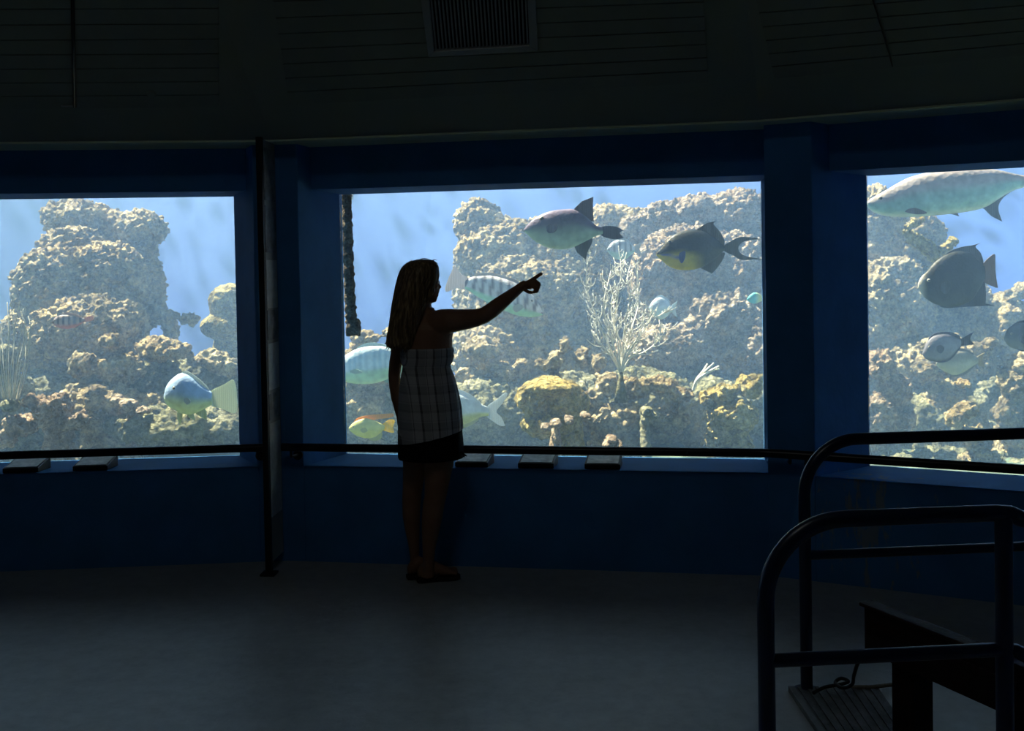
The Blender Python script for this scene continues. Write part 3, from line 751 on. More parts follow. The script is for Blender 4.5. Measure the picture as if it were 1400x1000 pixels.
def smooth_tab(st, n=44):
    """monotone resampling of the outline with a soft Catmull-Rom spline"""
    out = []
    xs = [s[0] for s in st]
    for k in range(n + 1):
        f = k / n
        f = 0.5 - 0.5 * math.cos(PI * f)
        x = xs[0] + (xs[-1] - xs[0]) * f
        i = max(0, min(len(st) - 2, next((j for j in range(len(st) - 1) if x <= xs[j + 1]), len(st) - 2)))
        p1, p2 = st[i], st[i + 1]; p0 = st[i - 1] if i > 0 else None; p3 = st[i + 2] if i + 2 < len(st) else None
        h = p2[0] - p1[0]; t = (x - p1[0]) / h; v = []
        for c in (1, 2):
            m1 = (p2[c] - p0[c]) / (p2[0] - p0[0]) if p0 else (p2[c] - p1[c]) / h
            m2 = (p3[c] - p1[c]) / (p3[0] - p1[0]) if p3 else (p2[c] - p1[c]) / h
            a = 2 * t ** 3 - 3 * t ** 2 + 1; b = t ** 3 - 2 * t ** 2 + t; d = -2 * t ** 3 + 3 * t ** 2; e = t ** 3 - t ** 2
            v.append(a * p1[c] + b * h * m1 + d * p2[c] + e * h * m2)
        out.append((x, v[0], v[1]))
    return out

def catmull_loop(pts, n=5, sharp=()):
    out = []; m = len(pts)
    for k in range(m):
        p0, p1, p2, p3 = pts[(k - 1) % m], pts[k], pts[(k + 1) % m], pts[(k + 2) % m]
        if k in sharp: p0 = p1
        if (k + 1) % m in sharp: p3 = p2
        for j in range(n):
            t = j / n
            out.append(tuple(0.5 * (2 * p1[c] + (p2[c] - p0[c]) * t + (2 * p0[c] - 5 * p1[c] + 4 * p2[c] - p3[c]) * t * t + (3 * p1[c] - p0[c] - 3 * p2[c] + p3[c]) * t ** 3) for c in (0, 1)))
    return out

def fin_mesh(name, pts, colr, parent, y0=0.0, tilt=0.0, th=0.005, hinge=None, flex=0.0):
    """pts local (x, z) outline -> thin two-sided fin, thickest inside, optionally swung out about a vertical hinge"""
    bm = bmesh.new(); vs = [bm.verts.new((x, 0, z)) for x, z in pts]
    f = bm.faces.new(vs); f.normal_update(); bmesh.ops.triangulate(bm, faces=[f])
    me = bpy.data.meshes.new(name)
    if tilt or flex:
        hx = hinge if hinge is not None else min(p[0] for p in pts)
        for v in bm.verts:
            dx = v.co.x - hx
            v.co.y = dx * math.sin(tilt) + flex * dx * dx; v.co.x = hx + dx * math.cos(tilt)
    for v in bm.verts: v.co.y += y0
    bm.to_mesh(me); bm.free()
    me.materials.append(fin_mat(colr)); o = bpy.data.objects.new(name, me); put(o, parent)
    s = o.modifiers.new('Solidify', 'SOLIDIFY'); s.thickness = th; s.offset = 0
    return o

def fish(label, Y, st, color, fins, eye=None, thick=0.42, mname='skin', name='fish', yaw=0.0, group=None, face_right=False, eye_r=2.6, pect=None, cat='fish'):
    cx = (st[0][0] + st[-1][0]) / 2; cyy = sum((s[1] + s[2]) / 2 for s in st) / len(st)
    c = P(cx, cyy, Y); k = Y / F / math.cos(yaw)
    kz = Y / F
    root = empty(name, c, label, cat, group); root.rotation_euler = (0, -ROLL * 0, yaw)
    def L(x, y): return ((x - cx) * k, -(y - cyy) * kz)
    tab = smooth_tab(st); nn = 36
    hmax = max(b - a for _, a, b in tab) * kz / 2
    mb = MB(); rings = []; cols = []
    x0, x1 = tab[0][0], tab[-1][0]
    for x, a, b in tab:
        u = (x - x0) / (x1 - x0); u = 1 - u if face_right else u
        lx, zt = L(x, a); _, zb = L(x, b); zc, h = (zt + zb) / 2, max((zt - zb) / 2, 0.0008)
        w = thick * hmax * (h / hmax) ** 0.85 * (1.08 - 0.55 * max(0, u - 0.35))
        r = []
        for j in range(nn):
            t = 2 * PI * j / nn; ct, sn = math.cos(t), math.sin(t)
            yy = w * math.copysign(abs(ct) ** 0.9, ct); z = zc + h * sn
            r.append(Vector((lx, yy, z))); cols.append(color(u, (z - zb) / max(zt - zb, 1e-5)))
        rings.append(r)
    mb.rings(rings)
    o = mb.build('body', M[mname], root, smooth=True, rel=False)
    at = o.data.color_attributes.new('skin', 'FLOAT_COLOR', 'POINT')
    at.data.foreach_set('color', np.array([(*cc, 1.0) for cc in cols], dtype=np.float32).ravel())
    for fn, pts, cl, *rest in fins:
        q = [L(*p) for p in catmull_loop(pts, 5, sharp=rest[0] if rest else ())]
        fin_mesh(fn, q, cl, root, flex=rest[1] if len(rest) > 1 else 0.0, th=0.006)
    def surf_y(px, py):
        a, b = interp(tab, px); h = (b - a) / 2 * kz; u = (px - x0) / (x1 - x0); u = 1 - u if face_right else u
        w = thick * hmax * (h / hmax) ** 0.85 * (1.08 - 0.55 * max(0, u - 0.35))
        q = max(-0.98, min(0.98, (py - (a + b) / 2) / ((b - a) / 2)))
        return w * math.sqrt(1 - q * q)
    if pect:
        pts, cl = pect; q = [L(*p) for p in catmull_loop(pts, 5)]
        hx = L(*(pts[0]))[0]; y = surf_y(*pts[0]); sg = -1 if face_right else 1
        for s in (-1, 1):
            fin_mesh('pectoral_fin', q, cl, root, y0=s * (y - 0.004), tilt=(s * 0.45) if not face_right else (-s * 0.45 + 0), th=0.004, hinge=hx)
    if eye:
        lx, lz = L(*eye); y = surf_y(*eye); er = eye_r * kz
        for s in (-1, 1):
            mb = MB(); mb.ball((lx, s * (y - er * 0.25), lz), (er, er * 0.6, er), 18, 10)
            e = mb.build('eye', M['eye_iris'], root, smooth=True, rel=False)
            mb = MB(); mb.ball((lx, s * (y + er * 0.22), lz), (er * .58, er * .28, er * .58), 14, 8)
            mb.build('pupil', M['eye_black'], e, smooth=True, rel=False)
    return root

def mixc(a, b, t): t = max(0.0, min(1.0, t)); return tuple(x * (1 - t) + y * t for x, y in zip(a, b))
def ss(a, b, x): t = max(0.0, min(1.0, (x - a) / (b - a))); return t * t * (3 - 2 * t)
def two(back, belly, lo=0.3, hi=0.7): return lambda u, v: mixc(belly, back, ss(lo, hi, v))

# -- centre window
fish('large grey triggerfish with pale belly lit green, high in the centre window above the pointing hand', 6.95,
     [(716.5, 313, 316), (722, 306, 321), (731, 298, 329), (745, 291, 337), (760, 287.3, 340.5), (772, 286.5, 341), (786, 287, 337.5), (803, 298, 329.5), (815, 309, 323.5), (824, 312, 321.5)],
     two((0.20, 0.17, 0.24), (0.60, 0.74, 0.54), 0.25, 0.75),  # green light from below is put into the belly colour
     [('dorsal_fin', [(783, 291), (785, 286.5), (796, 276), (812, 270), (811, 286), (812, 304), (800, 300)], (0.16, 0.12, 0.11), (2, 3, 5)),
      ('anal_fin', [(783, 333), (785, 337.5), (789, 346), (800, 355.5), (803, 345), (810, 328), (798, 326)], (0.18, 0.17, 0.13), (3, 4)),
      ('tail_fin', [(822, 311.5), (841, 311), (852.5, 317), (847, 320), (852.5, 327), (839, 328.5), (822, 323)], (0.13, 0.12, 0.13), (2, 4))],
     (741, 299), 0.36, eye_r=3.6, pect=([(746, 311), (754, 307), (763, 309.5), (760, 317), (750, 318.5)], (0.2, 0.18, 0.22)), name='triggerfish')
def queen(u, v):
    c = mixc((0.07, 0.07, 0.03), (0.018, 0.02, 0.015), ss(0.25, 0.7, v))
    y = ss(0.55, 0.38, v + 0.35 * max(0, u - 0.35)) * ss(0.72, 0.45, u)
    c = mixc(c, (0.72, 0.52, 0.06), y)
    b = math.exp(-((v - (0.46 - 0.12 * u / 0.3)) / 0.045) ** 2) * ss(0.42, 0.30, u) * ss(0.02, 0.08, u)
    return mixc(c, (0.10, 0.14, 0.42), 0.9 * b)
fish('dark triggerfish with yellow belly and trailing forked tail, right of the grey triggerfish', 7.0,
     [(897.5, 345, 349), (904, 338, 355), (913, 327, 363), (924, 319.5, 368), (938, 315.5, 369.5), (953, 314.7, 368), (967, 318.5, 362), (980, 328, 352), (991, 337.6, 343)],
     queen,
     [('dorsal_fin', [(950, 318), (953, 314.2), (967, 305.5), (981, 302.5), (976, 307), (984, 317), (990, 328.5), (988, 338), (970, 328)], (0.13, 0.12, 0.08), (2, 3)),
      ('anal_fin', [(954, 361), (957, 366.5), (972.5, 374.5), (979, 368.5), (988, 355.5), (990, 346), (970, 352)], (0.22, 0.2, 0.14), (2,)),
      ('tail_fin', [(989, 337.5), (1006, 327.4), (1017, 325.2), (1041, 328.6), (1018, 331.4), (1009.5, 340), (1016, 350.2), (1041, 356.2), (1015, 357), (1003.4, 351), (989, 343.6)], (0.10, 0.10, 0.06), (3, 7))],
     (915, 330), 0.36, eye_r=2.8, pect=([(926, 348), (935, 343.5), (935, 353), (930, 360)], (0.10, 0.12, 0.30)), name='triggerfish')
def bars(base, dark, belly, n, w=0.5, slant=0.0, lo=0.25, hi=0.45):
    def f(u, v):
        s = 0.5 + 0.5 * math.sin(2 * PI * (u * n + slant * v))
        return mixc(belly, mixc(base, dark, ss(w, w + .25, s)), ss(lo, hi, v))
    return f
fish('striped silver fish with green-lit belly partly behind the pointing arm', 7.7,
     [(636, 383, 394), (644, 379, 399), (652, 377, 405), (671, 376.3, 415.5), (690, 381, 425.5), (709, 389, 432.5), (724, 400, 434.5), (734, 412, 434), (742, 428, 431.5)],
     bars((0.80, 0.78, 0.78), (0.26, 0.24, 0.27), (0.42, 0.72, 0.52), 9, 0.55, 0.55, 0.18, 0.36),  # belly green is painted-in bounce from the tank bed
     [('tail_fin', [(642, 381), (631, 374), (623.5, 362), (615, 376), (608.5, 393), (611, 398), (625, 393), (642, 397)], (0.75, 0.70, 0.70), (2, 4)),
      ('dorsal_fin', [(650, 381), (654, 373.5), (672, 373), (692, 378), (710, 386), (712, 394), (690, 387)], (0.5, 0.5, 0.5)),
      ('anal_fin', [(660, 405), (668, 418), (682, 424), (694, 425), (684, 416)], (0.4, 0.55, 0.45))],
     (727, 412), 0.40, face_right=True, eye_r=2.0, pect=([(716, 420), (708, 416), (699, 420), (704, 427)], (0.55, 0.6, 0.55)), name='striped_fish')
fish('large pale blue-green bream at the left edge of the centre window', 7.35,
     [(451, 504, 508), (458, 496, 515), (470, 487, 521.5), (488, 477, 525), (508, 473, 525), (528, 474.5, 520), (546, 484, 512), (560, 492, 505)],
     lambda u, v: mixc((0.62, 0.86, 0.58), bars((0.82, 0.92, 0.94), (0.58, 0.74, 0.80), (0.62, 0.86, 0.58), 13, 0.5)(u, v), ss(0.2, 0.42, v)),
     [('tail_fin', [(556, 491), (578, 477), (573, 498), (580, 518), (556, 506)], (0.5, 0.6, 0.6), (1, 3)),
      ('dorsal_fin', [(486, 481), (496, 471), (515, 469), (540, 477), (546, 487), (520, 480)], (0.5, 0.62, 0.65)),
      ('anal_fin', [(522, 517), (528, 524), (540, 521), (548, 512), (534, 512)], (0.45, 0.6, 0.5))],
     (461, 502), 0.36, eye_r=2.6, pect=([(479, 507), (489, 503.5), (500, 507), (489, 510)], (0.55, 0.68, 0.6)), name='bream')
fish('pale yellow fish with a bright yellow tail, low down left of the woman', 7.3,
     [(477, 584.5, 587.5), (482, 579, 592), (490, 574, 597), (501, 572, 599.5), (513, 575.5, 598), (521, 580, 592), (526, 582, 587.5)],
     lambda u, v: mixc((0.80, 0.78, 0.22), (0.72, 0.70, 0.28), ss(0.2, 0.8, v)),
     [('dorsal_fin', [(485, 578), (488, 572), (503, 568), (523, 566.5), (538, 566), (537, 571), (514, 574), (500, 577)], (0.95, 0.50, 0.12), (4,)),
      ('tail_fin', [(523, 581), (533, 574.5), (540, 576.5), (537.5, 585), (539, 592), (533.5, 592.3), (523, 588)], (1.0, 0.74, 0.02)),
      ('anal_fin', [(500, 597), (508, 603), (520, 601), (522, 592), (510, 594)], (0.6, 0.6, 0.25))],
     (483.5, 583), 0.40, eye_r=1.4, pect=([(493, 587), (500, 584), (505, 588), (498, 591)], (0.65, 0.65, 0.3)), name='wrasse')
fish('white fish with yellow belly, its forked tail showing right of the woman', 7.4,
     [(556, 561, 565), (564, 551, 573), (580, 541, 581), (600, 535.5, 585), (618, 536, 584.5), (633, 540, 581.5), (646, 546, 577), (657, 553, 571.5), (668, 558, 570)],
     lambda u, v: mixc((0.72, 0.74, 0.28), (0.74, 0.80, 0.84), ss(0.22, 0.48, v)),
     [('tail_fin', [(665, 558), (679, 548), (691.5, 538), (694.5, 541), (688, 552), (679, 564), (686, 573), (690.5, 584), (683, 583.5), (672, 576), (665, 570)], (0.72, 0.78, 0.82), (2, 7)),
      ('dorsal_fin', [(612, 540), (625, 533), (640, 538), (655, 549), (658, 556), (640, 549)], (0.65, 0.72, 0.78)),
      ('anal_fin', [(622, 581), (630, 586), (645, 582), (655, 573), (640, 574)], (0.7, 0.72, 0.4))],
     (568, 557), 0.40, eye_r=2.2, pect=([(588, 562), (598, 558), (606, 564), (597, 569)], (0.7, 0.75, 0.7)), name='bream')
fish('small silver barred fish just below the tail of the grey triggerfish', 8.0,
     [(830, 340, 343), (836, 332, 350), (845, 328, 355), (855, 329, 354.5), (862, 334, 349.5), (868, 338.5, 344)],
     bars((0.66, 0.70, 0.76), (0.34, 0.38, 0.44), (0.5, 0.7, 0.66), 5, 0.5),
     [('tail_fin', [(867, 338), (873, 334), (878, 332.5), (874.5, 341.5), (879, 350.5), (872, 347.5), (867, 344.5)], (0.5, 0.53, 0.55), (2, 4)),
      ('dorsal_fin', [(838, 332), (846, 325), (858, 328), (863, 335), (850, 333)], (0.5, 0.55, 0.6))],
     (835, 338), 0.36, eye_r=1.2, name='small_fish')
fish('small pale blue fish half hidden among the upper right branches of the sea fan', 8.2,
     [(887, 420, 424), (893, 411, 431), (902, 406.5, 437), (911, 410, 434), (917, 418, 428), (920, 420, 426)],
     two((0.62, 0.72, 0.84), (0.66, 0.80, 0.78)),
     [('tail_fin', [(918, 419), (926, 412), (923.5, 423), (926, 435), (918, 427)], (0.6, 0.7, 0.75), (1, 3)),
      ('dorsal_fin', [(893, 412), (903, 403.5), (914, 410), (915, 416), (903, 411)], (0.55, 0.65, 0.75))],
     (892, 418), 0.4, eye_r=1.2, name='small_fish')
fish('tiny blue-green fish with a yellow back end at the right edge of the centre window', 8.0,
     [(1021.5, 408.5, 411), (1026, 403, 414), (1032, 400, 415.5), (1038, 402, 413.5), (1043, 406, 411)],
     lambda u, v: mixc((0.15, 0.62, 0.66), (0.72, 0.78, 0.30), ss(0.4, 0.8, u)),
     [('tail_fin', [(1042, 406), (1049, 401.5), (1047.5, 408.5), (1049, 416), (1042, 411)], (0.7, 0.75, 0.25), (1, 3))],
     (1025.5, 407), 0.4, eye_r=0.9, name='small_fish')
# -- left window
fish('small reddish barred fish in front of the big boulder in the left window', 7.75,
     [(71.5, 438.5, 441), (76, 434, 446), (83, 431, 449), (95, 430.5, 450), (107, 434, 446), (116, 436.5, 440.5)],
     bars((0.36, 0.26, 0.22), (0.09, 0.06, 0.055), (0.46, 0.14, 0.09), 6, 0.5, 0, 0.15, 0.4),
     [('tail_fin', [(115, 436), (125, 432.5), (128, 435), (126, 439), (115, 441)], (0.55, 0.28, 0.18)),
      ('dorsal_fin', [(82, 433), (90, 427.5), (104, 430), (112, 435), (98, 434)], (0.4, 0.28, 0.22))],
     (76, 438), 0.42, eye_r=1.2, name='barred_fish')
fish('blunt-headed blue and yellow-green fish low in the left window', 6.85,
     [(225, 538, 546), (229, 526.5, 553.5), (238, 516, 560), (249, 510, 565.5), (261, 514, 567), (275, 526, 562), (290, 537, 554)],
     lambda u, v: mixc((0.66, 0.74, 0.36), (0.36, 0.50, 0.70), ss(0.22, 0.62, v)),
     [('tail_fin', [(287, 537), (306, 527), (320, 521), (324, 542), (322, 566), (303, 560), (287, 553.5)], (0.80, 0.84, 0.66)),
      ('dorsal_fin', [(248, 513), (256, 507.5), (272, 518), (286, 533), (284, 540), (268, 525)], (0.6, 0.66, 0.62)),
      ('pelvic_fin', [(243, 562), (241.5, 571), (245, 582), (248.5, 571), (248, 562)], (0.66, 0.70, 0.42), (2,)),
      ('pelvic_fin', [(254, 565), (258, 571), (266, 575), (263, 565)], (0.6, 0.66, 0.42), (2,)),
      ('anal_fin', [(266, 563), (273, 570), (282, 575), (280, 560)], (0.62, 0.68, 0.4), (2,))],
     (243.5, 529), 0.62, eye_r=2.4, pect=([(256, 545), (263, 542), (269, 547), (262, 551)], (0.5, 0.58, 0.6)), name='wrasse')
# -- right window
def tarpon(u, v):
    c = mixc((0.40, 0.62, 0.50), (0.62, 0.54, 0.50), ss(0.42, 0.72, v))
    c = mixc(c, (0.62, 0.72, 0.60), ss(0.16, 0.04, v))
    g = math.exp(-((u - (0.225 + 0.03 * math.sin(v * PI))) / 0.006) ** 2) * ss(0.1, 0.2, v) * ss(0.85, 0.75, v)
    return mixc(c, (0.18, 0.22, 0.2), 0.7 * g)
fish('large silver tarpon-shaped fish with big scales across the top of the right window', 7.2,
     [(1186, 274, 281), (1192, 269, 287), (1202, 263.5, 291.5), (1214, 257, 294.5), (1230, 248, 295.5), (1246, 241, 296), (1272, 235, 294.8), (1306, 231.7, 292), (1334, 231, 288), (1350, 232, 283), (1369, 234.5, 271), (1386, 239, 262), (1402, 242, 258), (1416, 243.5, 257)],
     tarpon,
     [('anal_fin', [(1340, 283), (1346, 287), (1355, 296), (1369.5, 304), (1364.5, 286), (1371, 272), (1389, 259), (1368, 266)], (0.10, 0.11, 0.10), (3,)),
      ('pelvic_fin', [(1284, 291), (1290, 290), (1311, 296), (1305, 289)], (0.22, 0.2, 0.18), (2,)),
      ('dorsal_fin', [(1296, 236), (1300, 230), (1312, 219), (1316, 220), (1322, 230), (1326, 235)], (0.4, 0.36, 0.34)),
      ('tail_fin', [(1412, 243), (1432, 224), (1452, 204), (1440, 232), (1436, 250), (1442, 272), (1456, 298), (1434, 278), (1412, 257)], (0.34, 0.3, 0.28), (2, 6))],
     (1202, 270), 0.42, 'silver', eye_r=3.4, pect=([(1233, 288), (1247, 284.5), (1262, 291.5), (1249, 293)], (0.26, 0.22, 0.2)), name='silver_fish')
def angel(u, v):
    c = mixc((0.06, 0.065, 0.045), (0.03, 0.033, 0.03), v)
    c = mixc((0.55, 0.50, 0.40), c, ss(0.02, 0.13, u))
    g = math.exp(-((u - 0.22 - 0.05 * math.sin(v * PI)) / 0.012) ** 2)
    return mixc(c, (0.06, 0.06, 0.06), 0.6 * g)
fish('dark grey deep-bodied angelfish with trailing fins in the right window', 6.85,
     [(1255.5, 386, 393), (1259, 379, 400), (1266, 372, 408), (1279, 357.5, 416), (1296, 347, 419.5), (1313, 343, 418), (1328, 347, 411), (1338, 357, 397), (1346, 365, 383)],
     angel,
     [('dorsal_fin', [(1284, 358), (1296, 345.5), (1313, 338.5), (1330, 336), (1342, 332.5), (1334, 338), (1341, 347), (1344.5, 361), (1338, 368), (1310, 354)], (0.09, 0.09, 0.085), (4,)),
      ('anal_fin', [(1284, 413), (1290, 421), (1323, 420), (1360, 419), (1347, 416), (1347.5, 399), (1344.5, 383), (1335, 386), (1310, 408)], (0.09, 0.09, 0.075), (3, 4)),
      ('tail_fin', [(1343, 364), (1357, 349.5), (1361, 350), (1361, 372), (1364, 395), (1359, 393.5), (1343, 384)], (0.26, 0.18, 0.12), (2, 4))],
     (1268, 383), 0.24, eye_r=2.6, pect=([(1281, 391), (1292, 384), (1296, 392), (1288, 402)], (0.13, 0.13, 0.11)), name='angelfish')
fish('purple-grey surgeonfish below the angelfish, in front of a paler one', 6.95,
     [(1261.5, 481.5, 485), (1265, 472, 490), (1271, 463, 493), (1280, 458, 494.5), (1296, 457, 491), (1306, 461, 482), (1314, 465.5, 473)],
     lambda u, v: mixc(mixc((0.30, 0.29, 0.34), (0.16, 0.15, 0.18), ss(0.8, 1.0, v)), (0.12, 0.11, 0.13), ss(0.16, 0.0, v)),
     [('dorsal_fin', [(1270, 465), (1278, 456), (1296, 454), (1311, 459), (1312, 466), (1296, 461)], (0.10, 0.09, 0.11)),
      ('anal_fin', [(1274, 490), (1282, 496), (1298, 493), (1313, 476), (1308, 471), (1292, 485)], (0.10, 0.09, 0.11)),
      ('tail_fin', [(1312, 465.5), (1331, 455), (1326.5, 464), (1332.5, 472), (1312, 473)], (0.10, 0.09, 0.10), (1, 3))],
     (1269, 474), 0.32, eye_r=1.6, pect=([(1277, 476), (1283, 471), (1288, 476), (1283, 483)], (0.16, 0.15, 0.18)), name='surgeonfish')
fish('pale tan surgeonfish swimming just below and behind the purple-grey one', 7.25,
     [(1280, 495, 499), (1285, 488, 504), (1292, 483, 508), (1304, 480, 513), (1318, 480, 509), (1329, 485, 502), (1337, 489.5, 497)],
     two((0.34, 0.32, 0.27), (0.52, 0.48, 0.36)),
     [('dorsal_fin', [(1290, 486), (1300, 477), (1318, 477), (1332, 485), (1318, 484)], (0.25, 0.23, 0.2)),
      ('anal_fin', [(1294, 507), (1304, 515), (1320, 512), (1333, 500), (1318, 505)], (0.3, 0.27, 0.22)),
      ('tail_fin', [(1335, 489.5), (1346, 483), (1343.5, 493), (1347, 504), (1335, 498)], (0.4, 0.34, 0.22), (1, 3))],
     (1286, 493), 0.32, eye_r=1.5, name='surgeonfish')
fish('dark slate surgeonfish cut off by the right edge of the photo', 6.95,
     [(1373, 461, 465), (1377, 451, 471), (1382, 446, 475), (1392, 442, 478), (1406, 441.5, 478), (1418, 447, 472), (1430, 455, 465)],
     two((0.13, 0.14, 0.16), (0.20, 0.21, 0.21)),
     [('dorsal_fin', [(1384, 446), (1394, 439), (1410, 438.5), (1426, 448), (1428, 456), (1408, 445)], (0.07, 0.07, 0.09)),
      ('anal_fin', [(1388, 475), (1398, 481), (1414, 479), (1427, 470), (1427, 463), (1408, 474)], (0.07, 0.07, 0.09)),
      ('tail_fin', [(1428, 455), (1446, 446), (1441, 460), (1446, 474), (1428, 465)], (0.08, 0.08, 0.1), (1, 3))],
     (1381, 456), 0.32, eye_r=1.8, pect=([(1390, 463), (1397, 457), (1401, 464), (1396, 470)], (0.1, 0.1, 0.12)), name='surgeonfish')

# ------------------------------------------------------------------ sea fans and whips
M['gorgon'] = plain('pale_grey_sea_fan', (0.82, 0.78, 0.68), 0.85, 0.2, 30.0, 0.5)
M['whip'] = plain('pale_whip_coral', (0.42, 0.40, 0.32), 0.85, 0.25, 30.0, 0.5)
def spline(ctr, n=6):
    sm = []
    for k in range(len(ctr) - 1):
        p0, p1, p2, p3 = ctr[max(k - 1, 0)], ctr[k], ctr[k + 1], ctr[min(k + 2, len(ctr) - 1)]
        for j in range(n):
            t = j / n
            sm.append(0.5 * ((2 * p1) + (p2 - p0) * t + (2 * p0 - 5 * p1 + 4 * p2 - p3) * t * t + (3 * p1 - p0 - 3 * p2 + p3) * t ** 3))
    sm.append(ctr[-1]); return sm
def bushy(root, Y, base, limbs, r0, twigs, tl, rnd, m):
    """each limb is a part: a tapering stem with side twigs all along it"""
    for lb in limbs:
        mb = MB(); dy = [rnd.uniform(-.12, .12) for _ in range(len(lb) + 1)]
        ctr = [P(x, y, Y + (0 if k == 0 else dy[k] * min(1, k / 2))) for k, (x, y) in enumerate([base] + lb)]
        sp = spline(ctr, 8); n = len(sp)
        mb.tube(sp, [r0 * (1 - .75 * k / n) for k in range(n)], 7)
        for q in range(twigs):
            k = rnd.randint(int(n * .22), n - 2); a = sp[k]; d = (sp[k + 1] - sp[k]).normalized()
            sd = Vector((rnd.uniform(-1, 1), rnd.uniform(-.5, .5), rnd.uniform(-.1, .5))).normalized()
            L = tl * rnd.uniform(.45, 1.2) * (1.1 - .5 * k / n)
            e1 = a + (d * .5 + sd).normalized() * L * .5; e2 = e1 + (d * 1.1 + sd * .45 + Vector((0, 0, .3))).normalized() * L * .6
            mb.tube(spline([a, e1, e2], 3), [r0 * .42, r0 * .4, r0 * .37, r0 * .33, r0 * .3, r0 * .26, r0 * .2], 5)
            if rnd.random() < .7:
                e3 = e1 + (d * .6 - sd * .6 + Vector((rnd.uniform(-.4, .4), rnd.uniform(-.3, .3), .4))).normalized() * L * .45
                mb.tube([e1, e1.lerp(e3, .5), e3], [r0 * .34, r0 * .28, r0 * .18], 5)
        mb.build('branch', M[m], root, smooth=True)
rnd = random.Random(3)
Yg = 7.32
bs = P(849, 514, Yg)
sf = empty('sea_fan', bs, 'tall pale branching sea fan in the middle of the centre window', 'coral')
mb = MB(); mb.rings([[P(849, 520 - h, Yg) + Vector((r * math.cos(2 * PI * j / 12), r * math.sin(2 * PI * j / 12), 0)) for j in range(12)] for h, r in ((-30, .05), (-8, .030), (2, .018), (12, .012))])
mb.build('holdfast', M['greenrock'], sf, smooth=True)
bushy(sf, Yg, (849, 512), [
    [(836, 480), (822, 450), (812, 425), (803, 400), (802, 370), (808, 345)],
    [(838, 470), (828, 440), (826, 412), (832, 385), (843, 365)],
    [(845, 475), (840, 440), (845, 405), (849, 375), (848, 352)],
    [(852, 470), (856, 435), (862, 405), (858, 380), (862, 362)],
    [(855, 475), (865, 445), (873, 415), (872, 385), (868, 360)],
    [(858, 485), (872, 462), (886, 440), (900, 432), (914, 424)],
    [(862, 490), (880, 482), (896, 470), (906, 458), (912, 448)],
    [(834, 485), (820, 468), (815, 445), (820, 425)],
    [(848, 470), (836, 430), (838, 400)],
    [(856, 480), (880, 452), (890, 425)]], 0.0075, 28, 0.13, rnd, 'gorgon')
Yw = 7.25
wb = P(14, 545, Yw)
wc = empty('whip_coral', wb, 'clump of thin upright whip coral at the left edge of the photo', 'coral')
mb = MB(); mb.ball(wb + Vector((0, 0, -.05)), (.07, .06, .05), 16, 10); mb.build('holdfast', M['greenrock'], wc, smooth=True)
for k in range(15):
    x0 = 14 + (k - 7) * 2.4; lean = (k - 6) * 2.6
    ctr = [P(x0 * .6 + 6, 548, Yw), P(x0 + lean * .3, 505 + rnd.uniform(-6, 6), Yw + rnd.uniform(-.08, .08)), P(x0 + lean * .7 + rnd.uniform(-5, 5), 460 + rnd.uniform(-6, 6), Yw + rnd.uniform(-.12, .12)), P(x0 + lean + rnd.uniform(-8, 8), 405 + abs(k - 7) * 5 + rnd.uniform(-8, 14), Yw + rnd.uniform(-.15, .15))]
    mb = MB(); mb.tube(spline(ctr, 7), [0.0045 - .002 * j / 21 for j in range(22)], 6); mb.build('stem', M['whip'], wc, smooth=True)
Yt = 7.5
tb = P(950, 530, Yt)
tw = empty('branching_coral', tb, 'small tilted branching coral left of the bright yellow flat-topped rock', 'coral')
for lb in ([(955, 518), (966, 506), (976, 497)], [(953, 520), (970, 508), (983, 501)], [(952, 520), (961, 508), (967, 498)], [(952, 523), (962, 514), (975, 506), (983, 505)]):
    ctr = [P(948, 534, Yt)] + [P(x, y, Yt + rnd.uniform(-.03, .03)) for x, y in lb]
    mb = MB(); s = spline(ctr, 6); mb.tube(s, [.011 - .005 * j / len(s) for j in range(len(s))], 7); mb.build('branch', M['gorgon'], tw, smooth=True)
Yy = 7.9
yb = P(1283, 352, Yy)
# two-armed branch on the cliff of the right window
yc = empty('crusted_branch', yb, 'V-shaped pale crusted branch just left of and above the grey angelfish', 'coral')
for lb, r in (([(1283, 352), (1266, 338), (1250, 326), (1237, 313)], .055), ([(1281, 352), (1293, 340), (1304, 328)], .045), ([(1238, 313), (1252, 305), (1262, 298)], .03)):
    ctr = [P(x, y, Yy + .02 * k) for k, (x, y) in enumerate(lb)]; s = spline(ctr, 8); mb = MB()
    mb.tube(s, [r * (1.15 - .5 * j / len(s)) for j in range(len(s))], 14)
    o = mb.build('branch', M['yellowrock'], yc, smooth=True, rel=True)
    sub = o.modifiers.new('Subsurf', 'SUBSURF'); sub.levels = sub.render_levels = 2
    displace(o, tex('CLOUDS', 0.045, noise_depth=2), .05); displace(o, tex('VORONOI', 0.08), .03)

# ------------------------------------------------------------------ hanging encrusted pipe at the left of the centre window
M['crust'] = rock_mat('brown_encrusted_pipe', (0.08, 0.06, 0.045), (0.17, 0.13, 0.095), (0.26, 0.21, 0.15), (0.42, 0.36, 0.27), (0.7, 0.6, 0.5), 2.0)
Yh = 6.42
a = P(473, 262, Yh)
hp = empty('hanging_pipe', P(478, 360, Yh), 'brown encrusted pipe hanging behind the left edge of the centre window, ending in an elbow', 'pipe')
ctr = [Vector((a.x - .02, a.y, WS + .06)), a, P(475, 320, Yh), P(477, 380, Yh), P(479.5, 425, Yh), P(481.5, 446, Yh)]
mb = MB(); s = spline(ctr, 14); mb.tube(s, [.030 + .004 * math.sin(j * 1.3) + .008 * j / len(s) for j in range(len(s))], 16)
o = mb.build('pipe', M['crust'], hp, smooth=True)
sub = o.modifiers.new('Subsurf', 'SUBSURF'); sub.levels = sub.render_levels = 2
